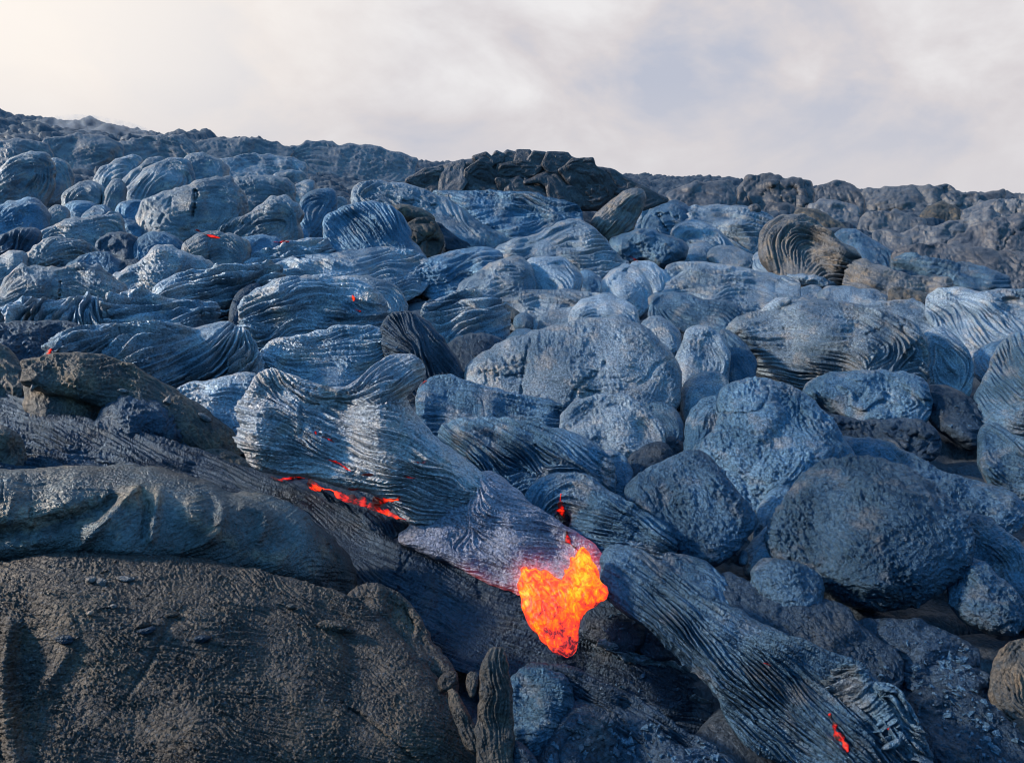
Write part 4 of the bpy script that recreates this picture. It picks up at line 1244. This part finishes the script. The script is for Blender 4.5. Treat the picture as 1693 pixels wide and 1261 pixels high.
lobe('ropy_lobe', "finely combed lobe behind the live flow's knob", 'lava lobe', 'W', "432,592 452,568 500,560 560,545 622,542 654,570 652,592 622,604 600,622 577,644 545,642 505,629 470,614 440,607", mat='silver', rope=.55, rw=7, rl=40,
     strokes=["445,590 520,600 600,600 640,580", "470,570 560,575 640,560", "500,625 570,625 620,600"], fat=.4)
lobe('lava_fold', "dark draped curtain of strands right of the live flow's knob", 'lava fold', 'W', "632,548 645,523 682,522 704,543 734,570 754,605 775,645 740,652 700,640 676,600 655,575", mat='deep', rope=.6, rw=7, rl=40,
     strokes=["650,530 690,570 740,640", "680,525 730,580 765,640"], fat=.5, t=.55)
crack('W', "693,640 700,634 706,630", 7, label="red glow beside the live flow's knob", cat="molten lava", hot=.45, seed=11, push=.14)
lobe('ropy_sheet', "dark fine-roped sheet behind the live flow's right side", 'lava sheet', 'W', "688,648 730,622 770,638 850,656 920,671 965,698 950,722 900,722 840,708 760,706 705,700", mat='blue', rope=.65, rw=7, rl=44,
     strokes=["700,650 800,665 940,700", "705,690 800,690 930,715"], fat=.35, cap=18, swirl=.15)
lobe('ropy_lobe', "ropy lobe combed downwards right of the live flow", 'lava lobe', 'W', "718,716 765,696 850,700 905,710 962,726 1004,760 1016,806 960,808 910,800 880,835 850,845 832,835 824,803 786,770", mat='blue', rope=.75, rw=8, rl=44,
     strokes=["740,720 800,770 840,830", "770,705 850,740 900,790", "850,705 930,740 1000,790", "840,830 860,800 930,780"], fat=.4, swirl=.15)
lobe('lava_lobe', "short knobby lobes stacked right of the combed lobe", 'lava lobe', 'W', "985,755 1010,745 1038,765 1046,800 1035,815 1010,800 990,780", mat='blue', fat=.6, chop=18)
lobe('ropy_fold', "folded ropes curling round a red-lit cavity", 'lava fold', 'W', "862,842 895,796 930,785 975,795 1010,820 1055,850 1103,880 1110,908 1062,920 1000,910 955,892 950,860 955,825 930,805 905,825 900,850 880,862", mat='blue', rope=.8, rw=8, rl=36,
     strokes=["880,850 900,810 940,792 1000,820 1100,895", "950,880 1000,890 1080,905", "950,840 1020,860 1090,895"], fat=.5, push=.03, swirl=.12)
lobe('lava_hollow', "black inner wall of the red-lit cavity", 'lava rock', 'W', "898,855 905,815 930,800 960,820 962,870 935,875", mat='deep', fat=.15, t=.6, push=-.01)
crack('W', "925,815 922,830 930,842 928,856", 10, label="red glow deep inside the rope-ringed cavity", cat="molten lava", hot=.45, seed=12, push=.02, anchor="930,870")

# ------------------------------------------------------------------ foreground: dark striated flow, folds and domes
lobe('striated_flow', "long dark striated flow slanting from the left edge under the glowing toe", 'lava flow', 'W', "-80,640 0,648 50,663 105,690 170,708 230,723 300,738 355,758 405,781 470,801 520,825 570,848 620,883 660,903 740,938 810,968 860,985 990,985 1080,1010 1150,1060 1200,1130 1260,1210 1240,1262 1150,1240 1000,1200 900,1150 820,1115 760,1105 720,1075 660,1020 600,970 560,915 500,870 430,840 300,815 150,800 -80,800",
     mat='deep', rope=.7, rw=7, rl=56, fat=.16, cap=26, t=.08, drop=0, ds=1.7, swirl=.2, push=.02, anchor="700,1010",
     strokes=["0,670 200,740 400,810 560,900 700,980", "0,760 250,780 430,830 560,900 680,1000 800,1070", "500,830 640,920 800,1000 1000,1060", "650,960 800,1040 1000,1090 1200,1180", "800,980 950,1020 1100,1080", "780,1090 950,1130 1150,1210"],
     cracks=[("663,905 662,930 668,950 655,975 650,990", 1.6, 4)])
lobe('lava_lobe', "dark rolled lobe right of the glowing toe", 'lava lobe', 'G', "1000,480 1080,418 1200,426 1276,480 1256,556 1150,568 1060,526", mat='deep', fat=.55, rope=.3, rw=7, push=.03, strokes=["1010,480 1150,520 1250,540", "1080,430 1200,450 1260,500"])
lobe('lava_lobe', "dark knuckle lobe at the striated tongue's underside", 'lava lobe', 'G', "1240,570 1295,505 1380,515 1426,590 1384,628 1290,620", mat='deep', fat=.55, push=.03)
lobe('glassy_streak', "pale glassy streaked ledge right of the glowing toe", 'lava sheet', 'G', "1050,600 1100,590 1220,650 1340,690 1480,720 1540,745 1500,770 1380,760 1230,710 1100,650", stick=True, drop=0, mat='silver', fat=.16, t=.05, rope=1.3, rw=5, rl=30, rag=2.5, push=.006,
     strokes=["1060,600 1230,680 1500,750", "1100,640 1250,700 1480,745"])
lobe('glassy_streak', "small pale glassy patch low under the striated tongue", 'lava sheet', 'G', "1470,862 1498,832 1506,852 1584,870 1570,882 1504,884 1494,925 1480,905 1486,880", stick=True, drop=0, mat='silver', fat=.2, t=.05, rope=1.0, rw=4, soft=1, rag=2.0, push=.003)
lobe('lava_lobe', "smooth blue lobe in the bottom middle right of the upright shards", 'lava lobe', 'G', "665,760 800,730 935,785 915,880 835,1090 740,1110 670,1050", mat='blue', fat=.35, t=.4, push=.04, strokes=["690,780 900,800", "700,900 880,880", "720,1040 840,1020"])
lobe('striated_flow', "dark striated strip running down right from the smooth bottom lobe", 'lava flow', 'G', "700,720 900,716 1060,786 1260,886 1460,1036 1600,1090 1540,1130 1400,1090 1200,990 1000,860 900,790", mat='deep', rope=.8, rw=9, rl=60, fat=.45, t=.35, push=.035,
     strokes=["720,730 950,770 1200,880 1560,1110", "900,790 1100,890 1400,1070"], swirl=.12)
lobe('lava_dome', "dark gritty dome at the bottom centre", 'lava dome', 'G', "840,1020 920,900 1060,870 1250,960 1360,1050 1500,1130 1600,1220 1500,1300 760,1300", mat='deep', fat=.3, t=.35, push=.03, grain=.8, cracks=[("1000,990 1060,1010 1090,1080", 2, 4), ("1150,940 1200,1000 1300,1060", 2, 4)])
lobe('lava_dome', "smooth dark hump in the bottom right of the centre dome", 'lava dome', 'G', "1280,1180 1420,1090 1600,1110 1700,1180 1750,1300 1300,1300", mat='deep', fat=.4, t=.35, push=.04, rope=.3)
lobe('ropy_tongue', "long striated rope tongue running down to the bottom right", 'lava tongue', 'W', "996,912 1040,904 1090,936 1160,981 1250,1036 1330,1066 1385,1092 1425,1108 1458,1143 1494,1170 1524,1220 1540,1290 1400,1290 1330,1240 1240,1204 1212,1166 1180,1096 1130,1056 1080,1006 1010,966",
     mat='navy', rope=.85, rw=8, rl=60, fat=.40, t=.4, push=.04, swirl=.12, key='tongue2',
     strokes=["1010,925 1120,990 1250,1080 1400,1240", "1020,950 1120,1020 1210,1120 1300,1200", "1050,915 1160,1000 1300,1090 1420,1200", "1150,990 1300,1080 1380,1110", "1200,1080 1260,1150 1380,1240"])
lobe('rope_coils', "stack of curled rope folds at the end of the striated tongue", 'lava fold', 'H', "760,850 800,770 880,738 948,795 990,870 1060,955 1112,1050 1100,1120 1060,1160 960,1150 900,1040 820,940", stick=True, drop=0, mat='blue', rope=1.0, rw=13, rl=36, fat=.26, t=.15, grow=6, push=.0, swirl=.15,
     strokes=["780,860 860,830 900,780", "800,900 900,900 950,830", "850,960 960,960 1010,900", "890,1030 1000,1040 1070,990", "930,1110 1040,1120 1100,1070", "820,790 880,770 920,820"])
lobe('rope_coils', "outer curled rope rim right of the curled stack", 'lava fold', 'H', "970,810 1090,850 1145,940 1205,1055 1240,1150 1270,1300 1120,1300 1130,1170 1110,1050 1050,940", stick=True, drop=0, mat='blue', rope=.9, rw=12, rl=36, fat=.26, t=.15, grow=5, push=.0, swirl=.15,
     strokes=["990,830 1100,900 1150,1000", "1060,930 1130,1010 1200,1060", "1120,1060 1190,1090 1230,1150", "1130,1180 1200,1190 1250,1220"])
crack('W', "1373,1178 1380,1195 1388,1215 1402,1242", 9, label="upright red crack in the striated tongue at the bottom right", cat="molten lava", hot=.5, seed=14, key='tongue2', lift=1.5)
crack('W', "1262,1096 1275,1100", 3.5, label="tiny red fleck on the striated tongue's upper half", cat="molten lava", hot=.3, seed=15, key='tongue2', lift=.8)
crack('H', "1050,1045 1062,1035", 4, label="small red fleck in the curled rope stack", cat="molten lava", hot=.35, seed=16, push=.13)
lobe('lava_sheet', "blue gritty slope below the lower split boulder", 'lava sheet', 'H', "-120,270 -60,225 150,240 280,360 350,470 530,600 460,620 330,510 100,390 -20,330", mat='navy', fat=.25, cap=22, t=.3, push=.01, grain=.6)
lobe('lava_sheet', "broad dark blue gritty slope in the lower right", 'lava sheet', 'H', "240,310 400,365 640,460 830,446 890,540 966,620 1110,700 1090,780 960,800 850,770 700,680 520,610 390,490", mat='deep', fat=.3, cap=26, t=.35, lump=.2, grain=.7)
lobe('lava_fold', "lumpy low fold on the slope under the biggest boulder", 'lava fold', 'H', "880,535 1050,550 1200,545 1400,630 1490,700 1400,735 1280,715 1150,705 1020,620", mat='deep', fat=.5, lump=.25, grain=.6)
lobe('lava_plate', "dark flat rubble ledge in the lower right hollow", 'lava slab', 'H', "1090,770 1180,720 1330,740 1540,800 1530,870 1400,880 1240,850 1130,840", mat='deep', fat=.3, chop=20, lump=.3)
lobe('lava_lobe', "brown ribbed column lobe at the lower right edge", 'lava lobe', 'H', "1540,810 1575,695 1640,632 1800,632 1800,1010 1620,975", mat='brown', fat=.4, t=.5, push=.03, rope=.25)
lobe('lava_lobe', "small brown lobe under the ribbed column lobe", 'lava lobe', 'H', "1600,1040 1693,990 1800,1000 1800,1120 1690,1120", mat='brown', fat=.5, push=.04)
lobe('lava_dome', "dark granular dome in the bottom right corner", 'lava dome', 'H', "1130,910 1280,850 1460,890 1610,1005 1700,1150 1680,1330 1280,1330 1190,1070", mat='deep', fat=.35, t=.4, push=.02, grain=.8)

lobe('lava_lobe', "small grey lobe at the left edge above the wrinkled fold", 'lava lobe', 'D', "-60,590 0,595 60,618 112,680 142,780 134,860 0,870 -60,870", stick=True, mat='brown', fat=.5, push=.01, rope=.2)
lobe('wrinkled_fold', "long smooth wrinkled fold across the left foreground", 'lava fold', 'W', "-80,784 0,784 50,781 135,776 215,775 270,778 293,790 337,800 370,820 431,822 471,834 498,854 525,877 554,903 576,935 583,962 562,964 540,944 420,938 340,930 290,916 200,898 100,894 -80,908",
     mat='fold', fat=.6, t=.6, push=.08, ds=1.7, lump=.12, key='fold', rope=.14, rw=6, grain=.3,
     strokes=["0,800 200,790 350,830", "100,880 180,860 230,810", "300,900 360,860 420,840", "450,930 500,890 540,900"],
     ridges=[("140,905 175,870 205,835 235,805", 9, 9), ("265,820 262,850 255,890", 6, 7), ("345,800 370,840 350,890 300,910", 10, 7), ("400,835 440,850 420,890", 8, 6)],
     cracks=[("-20,888 90,872 150,850 195,832", 13, 16), ("235,800 248,840 242,880", 6, 7), ("20,800 25,830", 1.4, 3), ("480,840 520,880 555,925", 1.4, 3), ("65,815 70,860 62,890", 1.3, 3)])
lobe('gritty_dome', "large gritty brown dome filling the lower left foreground", 'lava dome', 'W', "-120,952 0,938 100,916 250,919 380,938 480,962 560,986 602,1008 652,1048 692,1098 742,1150 784,1210 800,1330 -120,1330",
     mat='grit', key='dome', fat=.28, t=.3, push=.03, ds=1.5, lump=.10, grain=1.25, swirl=.4, rope=.26, rw=6, rl=26, cap=140,
     ridges=[("45,1040 35,1100 38,1170 60,1240", 12, 14), ("130,1080 80,1150", 10, 6)], cracks=[("15,1030 14,1120 25,1240", 10, 16), ("560,1160 620,1200 700,1270", 3, 7)],
     strokes=["100,1000 300,1010 500,1060 640,1120", "60,1060 300,1120 560,1180 720,1260"])
lobe('gritty_ridge', "rough tan crumbly rim along the gritty dome's right", 'lava rock', 'W', "570,985 622,968 668,994 698,1038 706,1062 724,1080 746,1110 750,1128 724,1140 704,1124 680,1104 640,1060 600,1020", mat='grit', fat=.35, t=.4, push=.045, grain=1.2, lump=.3)
SH = "upright broken lava shards at the bottom centre"
lobe('lava_shard', "tallest upright dark shard at the bottom centre", 'lava shard', 'W', "792,1098 815,1070 834,1073 844,1110 850,1190 853,1300 786,1300 786,1200 792,1140", drop=0, mat='brown', fat=.5, t=.8, push=.09, soft=1, group=SH, rope=.4, rw=6, grain=.9, strokes=["815,1290 815,1080"], anchor="820,1240")
lobe('lava_shard', "leaning shard with a bright tan face left of the tallest shard", 'lava shard', 'G', "375,830 412,805 465,900 505,980 596,1060 565,1118 480,1108 418,1000", drop=0, mat='brown', fat=.5, t=.7, push=.08, soft=1, group=SH, grain=1.0, rope=.3, strokes=["400,820 540,1090"])
lobe('lava_shard', "short blocky shard tucked behind the tallest shard", 'lava shard', 'G', "462,800 474,732 524,738 520,810 490,870", drop=0, mat='brown', fat=.5, t=.7, push=.06, soft=1, group=SH, grain=.9)
lobe('lava_shard', "thin pointed dark shard at the tallest shard's right foot", 'lava shard', 'G', "680,1040 720,1060 800,1140 780,1200 680,1190", drop=0, mat='deep', fat=.4, t=.6, push=.08, soft=1, group=SH)
lobe('lava_block', "crumbled knob on top of the gritty dome's right end", 'lava rock', 'G', "335,790 370,740 425,735 415,790 370,830", drop=0, mat='grit', fat=.5, push=.09, grain=1.0, chop=14)

# loose chips and grit on the gritty dome
CH = [("140,957 152,950 162,955 158,963 146,964", "left flat grey chip of the pair atop the gritty dome"),
      ("157,960 166,953 180,958 176,968 162,968", "bluish round chip beside the left chip atop the gritty dome"),
      ("191,955 200,951 222,952 226,957 210,963 196,960", "widest flat grey chip atop the gritty dome"),
      ("222,1036 232,1022 246,1024 250,1034 236,1040", "tan lump on the gritty dome's middle"),
      ("222,1044 236,1038 256,1034 258,1042 240,1050", "dark lump under the tan lump on the gritty dome"),
      ("88,1056 100,1048 120,1050 122,1062 104,1066", "large dark clod on the gritty dome's left shoulder"),
      ("318,1054 336,1048 352,1052 340,1062 324,1062", "dark flake right of the tan lump"),
      ("520,1030 548,1024 588,1036 590,1048 560,1044 530,1040", "thin overhanging flake near the gritty dome's right edge"),
      ("470,1000 485,996 492,1004 478,1008", "small tan pebble near the gritty dome's crest"),
      ("180,1000 190,997 196,1003 186,1007", "small bright blue-grey pebble on the gritty dome"),
      ("140,1012 152,1008 156,1016 146,1019", "pale pebble left of the tan lump"),
      ("268,1016 290,1010 300,1016 282,1022", "flat dull chip right of the crest's middle")]
for k_, (p_, lb_) in enumerate(CH):
    lobe('loose_chip', lb_, 'rock chip', 'W', p_, mat=('taupe', 'taupe', 'taupe', 'grit', 'deep', 'deep', 'deep', 'grit', 'brown', 'taupe', 'taupe', 'grit')[k_], fat=.6, t=.4, stick=True, push=.003, soft=1, ds=1.0,
         group="loose chips on the gritty dome", seed=700 + k_)


settle()


def grit():
    """crumbs of crust lying on the near dome and in the gaps around it"""
    r = np.random.default_rng(77)
    ico = np.array([[0, 0, 1], [.89, 0, .45], [.28, .85, .45], [-.72, .53, .45], [-.72, -.53, .45], [.28, -.85, .45],
                    [.72, .53, -.45], [-.28, .85, -.45], [-.89, 0, -.45], [-.28, -.85, -.45], [.72, -.53, -.45], [0, 0, -1]])
    fc = np.array([[0, 1, 2], [0, 2, 3], [0, 3, 4], [0, 4, 5], [0, 5, 1], [1, 6, 2], [2, 7, 3], [3, 8, 4], [4, 9, 5], [5, 10, 1],
                   [6, 7, 2], [7, 8, 3], [8, 9, 4], [9, 10, 5], [10, 6, 1], [11, 7, 6], [11, 8, 7], [11, 9, 8], [11, 10, 9], [11, 6, 10]])
    P = chaikin(pts('W', "0,960 100,925 250,925 380,945 480,975 560,1010 640,1065 690,1120 740,1190 770,1261 0,1261"), 1)
    n = 4200
    u, v = r.uniform(0, 790, n), r.uniform(915, 1261, n)
    dn = fbm(u / 60, v / 40, 5, 3)
    k = inside(u, v, P) & (dn + 0.25 * r.standard_normal(n) > 0.0)
    u, v = u[k], v[k]
    p, nn, sc = surf('dome', u, v)
    s = (0.7 + 2.0 * r.random(len(u)) ** 5)[:, None] * sc
    V, F = [], []
    for i in range(len(u)):
        q = ico * (0.65 + 0.6 * r.random((12, 1))) * np.array([1.3, 0.9, 0.6])
        a = r.uniform(0, 6.28)
        ca, sa = math.cos(a), math.sin(a)
        q = q @ np.array([[ca, sa, 0], [-sa, ca, 0], [0, 0, 1]])
        V.append(p[i] + q * s[i] + nn[i] * s[i] * 0.3)
        F.append(fc + 12 * i)
    o = mesh_obj('loose_grit', np.vstack(V), np.vstack(F), M['grit'], tri=True)
    o["kind"] = "stuff"


grit()


def rubble():
    """shards of broken crust lying in the hollows between the lobes"""
    r = np.random.default_rng(5)
    low = {'lava_ground', 'dark_blue_crust', 'lava_ground_crust'}
    V, F, n = [], [], 0
    for _ in range(26000):
        u, v = r.uniform(0, IW), r.uniform(330, 1261)
        d = Vector([float(q) for q in ray(u, v)])
        ok, loc, nor, _i, ob, _m = scene.ray_cast(DG[0], Vector([float(q) for q in EYE]), d)
        if not ok or nor.z < 0.55 or not (ob.name.startswith('lava_ground') or ob.data.materials[0].name == 'dark_blue_crust'):
            continue
        if fbm(np.array(loc.x * 2.2), np.array(loc.y * 2.2), 33, 3) < 0.02 or n >= 520:
            continue
        n += 1
        s = 0.004 + 0.013 * r.random() ** 3
        m = int(r.integers(5, 8))
        a = np.sort(r.uniform(0, 6.28, m))
        ring = np.stack([np.cos(a), np.sin(a)], -1) * r.uniform(.6, 1.3, (m, 1)) * s
        z = s * r.uniform(.25, .55)
        tx, ty = r.normal(0, .35, 2)
        q = np.array([[x, y, 0 + tx * x + ty * y] for x, y in ring] + [[x * .8, y * .8, z + tx * x + ty * y] for x, y in ring] + [[0, 0, z * 1.1]])
        b0 = sum(len(w) for w in V)
        V.append(q + np.array(loc) + np.array(nor) * s * 0.1)
        for i in range(m):
            j = (i + 1) % m
            F += [[b0 + i, b0 + j, b0 + m + j], [b0 + i, b0 + m + j, b0 + m + i], [b0 + m + i, b0 + m + j, b0 + 2 * m]]
    o = mesh_obj('loose_rubble', np.vstack(V), np.array(F), M['navy'], tri=True)
    o.data.polygons.foreach_set("use_smooth", np.zeros(len(o.data.polygons), bool))
    o["kind"] = "stuff"


rubble()


def smoke():
    """thin bluish smoke drifting off the far left slope"""
    d = hit(160, 232) * 0.97
    c = EYE + ray(160, 226) * d
    k = d / FPX
    n, m = 24, 14
    V, F = [], []
    for i in range(n + 1):
        t = i / n
        R = math.sin(math.pi * min(max(t, .02), .98)) ** 0.7
        for j in range(m):
            a = 2 * math.pi * j / m
            V.append([c[0] + (t - 0.5) * 190 * k, c[1] + math.sin(a) * 30 * k * R,
                      c[2] + (0.16 * (0.5 - t) * 190 + 10 * t + math.cos(a) * (20 + 5 * t) * R) * k])
    for i in range(n):
        for j in range(m):
            F.append([i * m + j, (i + 1) * m + j, (i + 1) * m + (j + 1) % m, i * m + (j + 1) % m])
    mt = bpy.data.materials.new("thin_smoke")
    mt.use_nodes = True
    nt = mt.node_tree
    nt.nodes.clear()
    out = nt.nodes.new("ShaderNodeOutputMaterial")
    vol = nt.nodes.new("ShaderNodeVolumePrincipled")
    vol.inputs["Color"].default_value = (0.86, 0.91, 1.0, 1)
    tc = nt.nodes.new("ShaderNodeTexCoord")
    no = nt.nodes.new("ShaderNodeTexNoise")
    no.inputs["Scale"].default_value = 1.1
    no.inputs["Detail"].default_value = 3
    mr = nt.nodes.new("ShaderNodeMapRange")
    mr.inputs["From Min"].default_value = 0.47
    mr.inputs["From Max"].default_value = 0.75
    mr.inputs["To Max"].default_value = 2.2 / (60 * k)
    nt.links.new(tc.outputs["Object"], no.inputs[0])
    nt.links.new(no.outputs[0], mr.inputs[0])
    nt.links.new(mr.outputs[0], vol.inputs["Density"])
    nt.links.new(vol.outputs[0], out.inputs["Volume"])
    o = mesh_obj('smoke_wisp', np.array(V), np.array(F), mt)
    tag(o, "thin pale blue smoke wisp drifting off the far left slope", "smoke")
    o["kind"] = "thing"


smoke()
